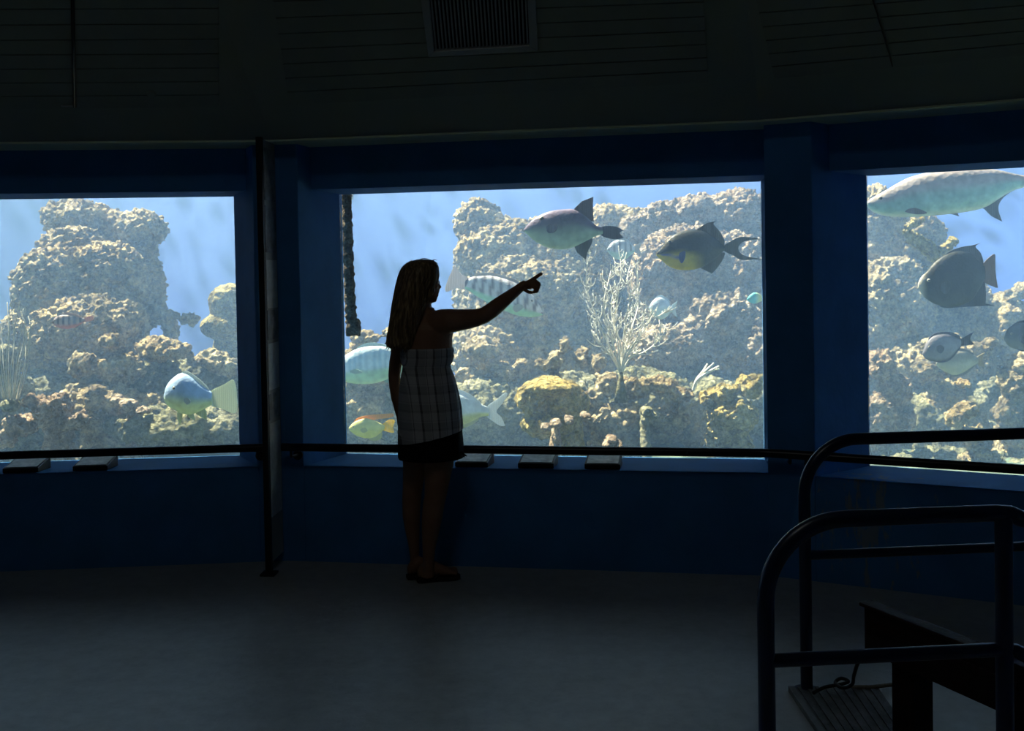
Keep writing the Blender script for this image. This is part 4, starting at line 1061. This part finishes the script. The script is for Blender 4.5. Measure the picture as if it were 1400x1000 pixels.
displace(o, tex('CLOUDS', 0.022, noise_depth=2), .016); 
mb = MB(); s = spline([P(474, 449, Yh), P(480, 449, Yh), P(486, 448, Yh), P(492, 447, Yh)], 8); mb.tube(s, [.040, .044, .047, .05, .05, .05, .05, .05, .05, .05, .05, .05, .05, .05, .05, .05, .052, .054, .055, .056, .056, .056, .055, .05, .042], 18)
o = mb.build('elbow', M['crust'], hp, smooth=True)
sub = o.modifiers.new('Subsurf', 'SUBSURF'); sub.levels = sub.render_levels = 2
displace(o, tex('CLOUDS', 0.045, noise_depth=2), .025)
# ------------------------------------------------------------------ the woman pointing at the fish
Yp = PF(590, 794).y
kp = Yp / F
def Q(px, py, dy=0.0): return P(px, py, Yp + dy)
def ring(c, a, b, n=28, p=1.0, rip=None):
    r = []
    for j in range(n):
        t = 2 * PI * j / n; q = 1.0 if rip is None else 1.0 + rip(t)
        r.append(c + a * (math.copysign(abs(math.cos(t)) ** p, math.cos(t)) * q) + b * (math.copysign(abs(math.sin(t)) ** p, math.sin(t)) * q))
    return r
XR, YR = Vector((1, 0, 0)), Vector((0, 1, 0))
base = PF(590, 794)
wom = empty('person', base, 'woman with long blond hair in plaid strapless top and black skirt, pointing at the fish', 'person')
def skin_mat():
    m, nt, out = mat('sun_tanned_skin')
    b = N(nt, 'ShaderNodeBsdfPrincipled', Roughness=0.5)
    tc = N(nt, 'ShaderNodeTexCoord'); nz = N(nt, 'ShaderNodeTexNoise', Scale=9.0, Detail=6.0); nt.links.new(tc.outputs['Object'], nz.inputs['Vector'])
    c = ramp(nt, nz.outputs['Fac'], [(0.3, (0.30, 0.15, 0.085)), (0.7, (0.38, 0.20, 0.12))])
    nt.links.new(c, b.inputs['Base Color']); b.inputs['Specular IOR Level'].default_value = 0.3
    nt.links.new(b.outputs[0], out.inputs['Surface']); return m
M['flesh'] = skin_mat()
th_b = math.radians(35); FW = Vector((math.cos(th_b), math.sin(th_b), 0)); RT = Vector((FW.y, -FW.x, 0))
B = MB()
# torso
def oval(px, py, hw, hd, dy=0.0): return ring(Q(px, py, dy), XR * hw * kp, YR * hd)
B.rings([oval(*a) for a in [(581, 421, 12, .045), (582, 428, 15, .052), (585, 434, 26, .066), (586, 441, 34, .085), (585, 450, 36, .10), (584, 464, 34.5, .108), (584, 478, 34.5, .112), (584, 498, 30, .10), (585, 518, 28, .095), (586, 545, 34, .112), (587, 572, 39, .122), (588, 598, 40, .120), (588, 614, 36, .11)]])
# neck
B.rings([oval(*a) for a in [(577, 398, 13, .05), (577, 410, 12.6, .05), (577.5, 420, 12.6, .05), (580, 432, 17, .06), (583, 440, 22, .07)]])
# head (turned to the right and a little away)
hy = math.radians(16); HF = Vector((math.cos(hy), math.sin(hy), 0)); HS = Vector((HF.y, -HF.x, 0)); HU = Vector((0, 0, 1))
HM = Matrix((HF, HS, HU)).transposed()
def hb(px, py, r, s=0.0, nu=22, nv=14):
    c = Q(px, py) + HS * s; B.ball(c, r, nu, nv, HM)
hb(574, 383, (.096, .076, .103)); hb(584, 393, (.066, .060, .082)); hb(589, 405, (.036, .040, .036)); hb(592.5, 410.5, (.018, .022, .013))
hb(595, 378, (.018, .046, .020)); hb(598.2, 388, (.013, .010, .022)); hb(600.6, 392.3, (.0125, .010, .0095)); hb(598.6, 393.6, (.012, .017, .009))
hb(597, 401, (.0125, .022, .0065)); hb(596.5, 404.6, (.012, .020, .006)); hb(590, 398, (.028, .050, .03))
for s in (-1, 1):
    hb(592, 391, (.022, .020, .018), s * .036)
    hb(575, 391, (.018, .009, .031), s * .074); hb(573.5, 387, (.014, .010, .018), s * .077)
# legs
def leg(tab, dy0, dy1):
    n = len(tab); B.rings([ring(Q(x, y, dy0 + (dy1 - dy0) * k / (n - 1)), XR * hw * kp, YR * hw * kp * (1.06)) for k, (x, y, hw) in enumerate(tab)])
leg([(571, 600, 20), (569, 615, 19), (567, 640, 16.2), (564.5, 665, 14), (563, 679, 13.2), (562.5, 692, 12.6), (562.5, 706, 12.2), (563.5, 722, 10.4), (565.5, 743, 7.8), (567, 762, 6.4), (567.5, 776, 6.6), (567.5, 786, 7.2)], .07, .06)
leg([(599, 598, 17), (601, 612, 20), (601.5, 620, 20.5), (600, 637, 19.6), (597.5, 660, 17), (595.5, 678, 15.2), (592.8, 692, 14.8), (591, 706, 14.2), (588.6, 728, 11.8), (586.6, 750, 9), (585.8, 768, 7.8), (585.5, 780, 8.2), (585, 789, 9)], -.05, -.03)
# feet
def foot(heel, toe, flip):
    H, T = heel, toe; d = (T - H); L = d.length; d = d / L; w = Vector((d.y, -d.x, 0)); z0 = 0.020
    for t, hw, hh, zc in []: pass
    prof = [(0.0, .018, .018, .026), (.05, .028, .030, .032), (.15, .033, .040, .042), (.28, .034, .046, .048), (.42, .034, .040, .042), (.58, .038, .029, .031), (.74, .045, .020, .022), (.86, .045, .014, .016), (.93, .040, .011, .013)]
    B.rings([[H + d * (L * t) + w * (hw * math.cos(a)) + Vector((0, 0, z0 + zc + hh * math.sin(a))) for a in [2 * PI * j / 20 for j in range(20)]] for t, hw, hh, zc in prof])
    for k, (o, t0, t1, r) in enumerate([(-.030 * flip, .86, 1.01, .0125), (-.010 * flip, .86, 1.0, .0088), (.007 * flip, .86, .975, .0083), (.022 * flip, .84, .945, .0080), (.035 * flip, .82, .91, .0075)]):
        a = H + d * (L * t0) + w * o + Vector((0, 0, z0 + .015)); b = H + d * (L * t1) + w * o + Vector((0, 0, z0 + r * .95)); m_ = a.lerp(b, .55) + Vector((0, 0, .005))
        B.tube([a, m_, b - d * .006, b], [r, r * 1.02, r * .9, r * .45], 10)
    return d, w, L
hr, tr_ = PF(571.5, 796.5), PF(627, 790.3); hl, tl_ = PF(557.5, 792.0), PF(612, 786.2)
hr.z = tr_.z = hl.z = tl_.z = 0
fr_ = foot(hr, tr_, 1); fl_ = foot(hl, tl_, -1)
# arms
def limb(tab, n=20):
    pts = [Q(x, y, dy) for x, y, r, dy in tab]; B.tube(pts, [r * kp for x, y, r, dy in tab], n)
limb([(592, 443, 17, -.02), (604, 440.5, 17.5, -.05), (615, 439, 16.5, -.075), (627, 438, 15, -.07), (640, 436.5, 13.6, -.06), (652, 434.6, 12, -.05), (662, 431.2, 11.2, -.04), (671, 425.5, 11, -.03), (681, 417.5, 10.4, -.01), (691, 409.5, 9.2, .01), (701, 401.8, 7.8, .03), (709, 395.4, 6.7, .045), (714, 391.2, 6.3, .055), (719, 388.6, 6.3, .06)])
limb([(572, 442, 13, .05), (560, 447, 13, .08), (552, 458, 12.4, .09), (546, 476, 10.6, .09), (541, 496, 9.2, .085), (539, 514, 8.4, .08), (539.5, 528, 7.8, .085), (541.5, 544, 7, .10), (544, 558, 5.6, .115), (546, 566, 5.2, .125), (548, 572, 5.6, .13)])
# right hand: pointing
def finger(tab, r, dy=0.0):
    pts = [Q(x, y, d) for x, y, d in tab]; sp = []
    for k in range(len(pts) - 1): sp += [pts[k].lerp(pts[k + 1], j / 4) for j in range(4)]
    sp.append(pts[-1]); n = len(sp)
    B.tube(sp, [r * (1.04 - .22 * k / n) * (0.6 if k == n - 1 else 1) for k in range(n)], 12)
B.rings([ring(Q(x, y, d), Vector((.35, .1, .9)).normalized() * a * kp, Vector((-.1, 1, -.1)).normalized() * b) for x, y, a, d, b in [(713, 391.4, 6, .055, .022), (718, 390.0, 7, .06, .021), (724, 388.4, 8.2, .058, .020), (729, 388.0, 8.2, .056, .018), (732.3, 388.0, 6.2, .054, .014)]])
finger([(726, 383.8, .066), (731, 380.5, .075), (736.5, 376.6, .085), (741.6, 373.6, .095)], .0108)
finger([(727, 385.8, .058), (733, 385.6, .055), (737.3, 388.6, .05), (736.6, 393, .05), (733, 394.5, .06)], .0105)
finger([(727, 388.6, .050), (732.5, 389.5, .042), (735.8, 393.2, .036), (734.8, 397.4, .036), (732.5, 400.2, .046)], .010)
finger([(725.5, 391, .046), (730, 392.8, .036), (732.6, 396, .030), (731, 399.2, .030), (728.4, 400, .04)], .009)
finger([(715.5, 393.6, .048), (718.5, 397.2, .036), (723, 399.8, .03), (728.5, 400.2, .034)], .0102)
# left hand hanging relaxed behind the hip
B.rings([ring(Q(x, y, d), XR * a * kp, YR * b) for x, y, a, d, b in [(547, 570, 5, .128, .018), (548.5, 577, 6, .135, .022), (550, 585, 6, .14, .026), (551, 589, 5, .14, .024)]])
for o, ln, r in ((-.022, 15, .0078), (-.0075, 17, .0082), (.0075, 16, .008), (.022, 12.5, .0072)):
    finger([(550.5, 587, .14 + o), (552, 587 + ln * .4, .14 + o), (554.5, 587 + ln * .75, .142 + o), (558, 587 + ln, .146 + o)], r)
finger([(549, 574, .112), (553, 581, .104), (556, 588, .106), (558, 593, .11)], .0085)
body = B.build('body', M['flesh'], wom, smooth=True)
r = body.modifiers.new('Remesh', 'REMESH'); r.mode = 'VOXEL'; r.voxel_size = 0.0036; r.use_smooth_shade = True
s = body.modifiers.new('Smooth', 'SMOOTH'); s.iterations = 4; s.factor = 0.5
# eyes
M['sclera'] = plain('eye_white', (0.7, 0.68, 0.64), 0.2, 0.05, 10, 0)
M['lips'] = plain('lip_skin', (0.32, 0.10, 0.08), 0.4, 0.1, 30, 0)
for sgn in (-1, 1):
    c = Q(594.6, 387.8) + HS * (.027 * sgn)
    m_ = MB(); m_.ball(c, (.0100, .0110, .0080), 16, 10, HM); e = m_.build('eye', M['sclera'], wom, smooth=True)
    m_ = MB(); m_.ball(c + HF * .0082, (.0030, .0046, .0046), 14, 8, HM); m_.build('pupil', M['eye_black'], e, smooth=True)

# hair
def hair_mat():
    m, nt, out = mat('long_blond_hair')
    b = N(nt, 'ShaderNodeBsdfPrincipled', Roughness=0.42); b.inputs['Specular IOR Level'].default_value = 0.4
    tc = N(nt, 'ShaderNodeTexCoord'); mp = N(nt, 'ShaderNodeMapping'); mp.inputs['Scale'].default_value = (90, 90, 3.0)
    nt.links.new(tc.outputs['Object'], mp.inputs['Vector'])
    nz = N(nt, 'ShaderNodeTexNoise', Scale=1.0, Detail=3.0); nt.links.new(mp.outputs[0], nz.inputs['Vector'])
    c = ramp(nt, nz.outputs['Fac'], [(0.35, (0.10, 0.06, 0.03)), (0.55, (0.26, 0.17, 0.08)), (0.7, (0.50, 0.36, 0.18))])
    nt.links.new(c, b.inputs['Base Color'])
    bp = N(nt, 'ShaderNodeBump', Strength=0.7, Distance=0.006); nt.links.new(nz.outputs['Fac'], bp.inputs['Height']); nt.links.new(bp.outputs['Normal'], b.inputs['Normal'])
    nt.links.new(b.outputs[0], out.inputs['Surface']); return m
M['hair'] = hair_mat()
Hm = MB(); rows = [(354.6, 571, 585, .02, 0), (356.5, 563, 593, .052, 0), (360, 556, 597.5, .074, 0), (366, 550, 599.4, .088, 0), (374, 546, 599, .096, -.002), (382, 543.8, 594.5, .098, -.006), (391, 541.5, 589, .096, -.012), (400, 539.3, 586, .092, -.02), (410, 537.8, 583.5, .086, -.032), (420, 536.2, 581, .078, -.046), (430, 534.6, 577.5, .068, -.062), (440, 533, 574, .058, -.078), (450, 531.6, 570.5, .05, -.088), (460, 530, 567, .042, -.094), (468, 529, 564.5, .035, -.096), (474, 530.5, 562.5, .026, -.096), (478, 536, 559, .014, -.095)]
rg = []
for k, (y, l, r_, hd, dy) in enumerate(rows):
    amp = .012 + .022 * min(1, k / 8)
    rg.append(ring(Q((l + r_) / 2, y, dy), XR * (r_ - l) / 2 * kp, YR * hd, 96, 1.0, lambda t, k=k, amp=amp: amp * (math.sin(17 * t + .22 * k) * .6 + math.sin(29 * t + 1.3 - .15 * k) * .4)))
Hm.rings(rg)
rn2 = random.Random(11)
def hstrand(l, dyo, r=.0035):
    pts = [Q(x, y, d) for x, y, d in l]; sp = spline(pts, 5); n = len(sp)
    Hm.tube(sp, [r * (1.1 - .8 * abs(2 * k / n - .8)) for k in range(n)], 6)
for q in range(70):                                     # loose strands lying on the fall of the hair
    t = rn2.uniform(PI * 0.9, PI * 2.08); a0 = []
    i0, i1 = rn2.randint(1, 6), rn2.randint(11, 16)
    for k in range(i0, i1 + 1, 2):
        y, l, r_, hd, dy = rows[k]; tt = t + .05 * math.sin(k * .7 + q)
        a0.append(((l + r_) / 2 + (r_ - l) / 2 * 1.012 * math.cos(tt), y + rn2.uniform(-1, 1), dy + hd * 1.02 * math.sin(tt)))
    if len(a0) > 2: hstrand(a0, 0, rn2.uniform(.002, .004))
for q in range(10):                                     # ragged ends
    x = 529 + q * 3.4
    hstrand([(x + 1, 455, -.10), (x, 466, -.105), (x - .5 + rn2.uniform(-1, 1), 474 + rn2.uniform(-2, 4), -.105), (x - 1 + rn2.uniform(-2, 2), 479 + rn2.uniform(-3, 4), -.10)], 0, .005)
hstrand([(534, 452, -.09), (531, 462, -.09), (528.6, 468, -.09), (526, 471, -.09)], 0, .006)
for s0 in range(9):                                     # front lock falling beside the cheek
    o = s0 * 1.5
    hstrand([(584 + o * .9, 359 + o * .1, -.05 - .004 * s0), (592 + o * .55, 367, -.072 + .004 * s0), (594 + o * .42, 378, -.074 + .005 * s0), (590 + o * .45, 392, -.072 + .004 * s0), (585.5 + o * .4, 404, -.066), (582 + o * .3, 417 - o, -.06)], 0, .006)
hstrand([(588, 358, -.03), (593, 355.5, -.03), (597.5, 355.2, -.03)], 0, .0022); hstrand([(570, 357, -.03), (578, 353.6, -.03), (586, 354.2, -.03)], 0, .0022)
Hm.build('hair', M['hair'], wom, smooth=True)

# plaid strapless top
def plaid():
    m, nt, out = mat('plaid_cotton'); b = N(nt, 'ShaderNodeBsdfPrincipled', Roughness=0.85); b.inputs['Specular IOR Level'].default_value = 0.1
    tc = N(nt, 'ShaderNodeTexCoord'); sx = N(nt, 'ShaderNodeSeparateXYZ'); nt.links.new(tc.outputs['Object'], sx.inputs[0])
    def mth(op, a, bb):
        n = N(nt, 'ShaderNodeMath', operation=op)
        for k, v in enumerate((a, bb)):
            if v is None: continue
            if isinstance(v, (int, float)): n.inputs[k].default_value = v
            else: nt.links.new(v, n.inputs[k])
        return n.outputs[0]
    u = mth('ADD', sx.outputs['X'], mth('MULTIPLY', sx.outputs['Y'], 0.55))
    def stripe(src, period, width, ph): return mth('LESS_THAN', mth('FRACT', mth('ADD', mth('DIVIDE', src, period), ph), None), width)
    a = stripe(u, .085, .13, .3); a2 = stripe(u, .085, .05, .72); h = stripe(sx.outputs['Z'], .09, .12, .1); h2 = stripe(sx.outputs['Z'], .09, .05, .55); w = stripe(u, .085, .38, .16); wh = stripe(sx.outputs['Z'], .09, .36, .0)
    s1 = mth('ADD', mth('MULTIPLY', a, .45), mth('MULTIPLY', a2, .35)); s2 = mth('ADD', mth('MULTIPLY', h, .16), mth('MULTIPLY', h2, .10))
    s3 = mth('ADD', mth('MULTIPLY', w, .14), mth('MULTIPLY', wh, .12))
    t = mth('MINIMUM', mth('ADD', mth('ADD', s1, s2), s3), 1.0)
    c = ramp(nt, t, [(0.0, (0.62, 0.60, 0.58)), (0.3, (0.36, 0.35, 0.35)), (0.75, (0.05, 0.045, 0.05))]); nt.links.new(c, b.inputs['Base Color'])
    nz = N(nt, 'ShaderNodeTexNoise', Scale=35.0, Detail=4.0); nt.links.new(tc.outputs['Object'], nz.inputs['Vector'])
    bp = N(nt, 'ShaderNodeBump', Strength=0.3, Distance=0.006); nt.links.new(nz.outputs['Fac'], bp.inputs['Height']); nt.links.new(bp.outputs['Normal'], b.inputs['Normal'])
    nt.links.new(b.outputs[0], out.inputs['Surface']); return m
M['plaid'] = plaid()
rows = [(475.5, 547.5, 619.5, .121, 0), (480, 547, 620.8, .125, 0), (484, 547.6, 620, .122, 0), (488, 547.2, 620.8, .124, 0), (492, 547.8, 619.6, .120, 0), (496, 548.6, 618.4, .116, 0), (500, 550.5, 615.8, .108, 0), (504, 550, 616.6, .109, .004), (512, 548, 620.2, .118, .012), (525, 546, 624.4, .130, .022), (540, 544.6, 627.8, .142, .024), (561, 543.6, 631.6, .160, .020), (580, 543.2, 633, .174, .022), (596, 543, 634, .182, .026)]
Dm = MB(); rg = []; n = 120
for k, (y, l, r_, hd, fo) in enumerate(rows):
    r_ = ring(Q((l + r_) / 2, y), XR * (r_ - l) / 2 * kp, YR * hd, n, 1.0, lambda t, fo=fo, k=k: fo * (math.sin(11 * t + .4) * .5 + math.sin(18 * t + 2 + .05 * k) * .35) - fo * .5 + (0.010 * math.sin(40 * t) if 0 < k < 8 else 0))
    if k >= len(rows) - 4:
        q = (k - (len(rows) - 5)) / 4
        cxx = Q(588, 596).x
        r_ = [v + Vector((0, 0, (v.x - cxx) * .20 * q)) for v in r_]
    rg.append(r_)
inner = [ring(Q(588, y), XR * 41 * kp, YR * .140, n) for y in (590, 560)]
Dm.rings(rg + inner)
top = Dm.build('plaid_top', M['plaid'], wom, smooth=True, auto=1.0)
# black skirt
M['blackcloth'] = plain('black_cloth', (0.008, 0.008, 0.009), 0.9, 0.2, 30, 0.3, spec=0.1)
Sm = MB(); rows = [(560, 547, 629, .138, 0), (580, 545.5, 631, .150, .004), (600, 544.4, 633, .165, .008), (614, 544, 634, .170, .012), (625, 544.2, 635, .172, .016)]
Sm.rings([ring(Q((l + r_) / 2, y), XR * (r_ - l) / 2 * kp, YR * hd, 90, 1.0, lambda t, fo=fo: fo * (math.sin(9 * t) * .5 + math.sin(16 * t + 1) * .3)) for y, l, r_, hd, fo in rows] + [ring(Q(589, 612), XR * 43 * kp, YR * .155, 90)])
for v, d in (((631, 623), .03), ((634, 622), -.03), ((627, 625), .05)):
    Sm.tube([Q(v[0] - 4, v[1] - 4, -.04 + d), Q(v[0], v[1], -.04 + d), Q(v[0] + 4.5, v[1] + 2, -.04 + d)], [.008, .006, .002], 6)
Sm.build('skirt', M['blackcloth'], wom, smooth=True, auto=1.0)
# flip flops
M['rubber'] = plain('black_rubber', (0.012, 0.011, 0.011), 0.7, 0.2, 30, 0.2)
for (H, T), (d, w, L), fp_ in (((hr, tr_), fr_, 1), ((hl, tl_), fl_, -1)):
    out = [(-.03, .0), (-.02, .028), (.08, .036), (.3, .034), (.5, .036), (.72, .050), (.9, .050), (1.0, .036), (1.045, .0)]
    plan = [H + d * (L * t) + w * o for t, o in out] + [H + d * (L * t) - w * o for t, o in out[-2:0:-1]]
    m_ = MB(); m_.prism([p.xy for p in plan], 0.001, 0.020); fo = m_.build('flip_flop', M['rubber'], wom, bevel=.003)
    toe = H + d * (L * .80) - w * (.018 * fp_) + Vector((0, 0, .022)); m_ = MB()
    for sg in (-1, 1):
        e = H + d * (L * .36) + w * (.037 * sg) + Vector((0, 0, .014)); mid_ = toe.lerp(e, .5) + Vector((0, 0, .040)) + w * (.010 * sg)
        tp = toe + Vector((0, 0, .024))
        m_.tube(spline([toe, tp, mid_, e], 6), .0055, 8)
    m_.build('strap', M['rubber'], fo, smooth=True)
# ------------------------------------------------------------------ light, sky, camera
w = bpy.data.worlds.new('World'); SC.world = w; w.use_nodes = True
nt = w.node_tree; nt.nodes.clear()
o = nt.nodes.new('ShaderNodeOutputWorld'); bg = nt.nodes.new('ShaderNodeBackground')
sky = nt.nodes.new('ShaderNodeTexSky'); sky.sky_type = 'NISHITA'; sky.sun_disc = False; sky.sun_elevation = math.radians(62)
nt.links.new(sky.outputs[0], bg.inputs['Color']); bg.inputs['Strength'].default_value = SKY
nt.links.new(bg.outputs[0], o.inputs['Surface'])
sd = bpy.data.lights.new('sun', 'SUN'); sd.energy = SUN; sd.angle = math.radians(0.6); sd.color = (1.0, 0.92, 0.76)
so = bpy.data.objects.new('sun', sd); COL.objects.link(so)
so.rotation_euler = Vector(SUNDIR).to_track_quat('Z', 'Y').to_euler()
so.location = (0, 8, 8)

ad = bpy.data.lights.new('room_fill', 'AREA'); ad.shape = 'DISK'; ad.size = 1.0; ad.energy = FILL_LIGHT; ad.color = (0.95, 1.0, 0.97)  # unseen fill added to lift the floor and the woman's back
ao = bpy.data.objects.new('room_fill', ad); COL.objects.link(ao); ao.location = (-0.7, 2.1, 4.05)

cd = bpy.data.cameras.new('camera'); cam = bpy.data.objects.new('camera', cd); COL.objects.link(cam)
cd.sensor_fit = 'HORIZONTAL'; cd.sensor_width = 36; cd.lens = 36 * F / 1400
cd.shift_y = -(500 - CY) / 1400
cp, sp = math.cos(PITCH), math.sin(PITCH)
fwd = Vector((0, cp, -sp)); up = Vector((0, sp, cp)); rt = Vector((1, 0, 0))
c, s = math.cos(ROLL), math.sin(ROLL)
# image axes: world-right axis appears rotated by the roll
X = rt * c + up * -s; Z = rt * s + up * c
X, Z = (rt * c - up * s), (up * c + rt * s)
cam.matrix_world = Matrix(((X.x, Z.x, -fwd.x, 0), (X.y, Z.y, -fwd.y, 0), (X.z, Z.z, -fwd.z, EYE), (0, 0, 0, 1)))
cd.clip_start = 0.05; cd.clip_end = 200
SC.camera = cam
vs = SC.view_settings
SC.display_settings.display_device = 'sRGB'
vs.view_transform = 'Standard'; vs.look = 'None'; vs.gamma = 1.0; vs.use_curve_mapping = False; vs.exposure = EXPO
cy = SC.cycles
cy.use_denoising = True; cy.denoiser = 'OPENIMAGEDENOISE'; cy.denoising_input_passes = 'RGB_ALBEDO_NORMAL'
cy.max_bounces = 8; cy.diffuse_bounces = 3; cy.glossy_bounces = 2; cy.transmission_bounces = 4; cy.volume_bounces = 1
cy.transparent_max_bounces = 16; cy.caustics_reflective = False; cy.caustics_refractive = False
cy.sample_clamp_indirect = 4.0
cy.use_adaptive_sampling = False
bpy.context.view_layer.update()
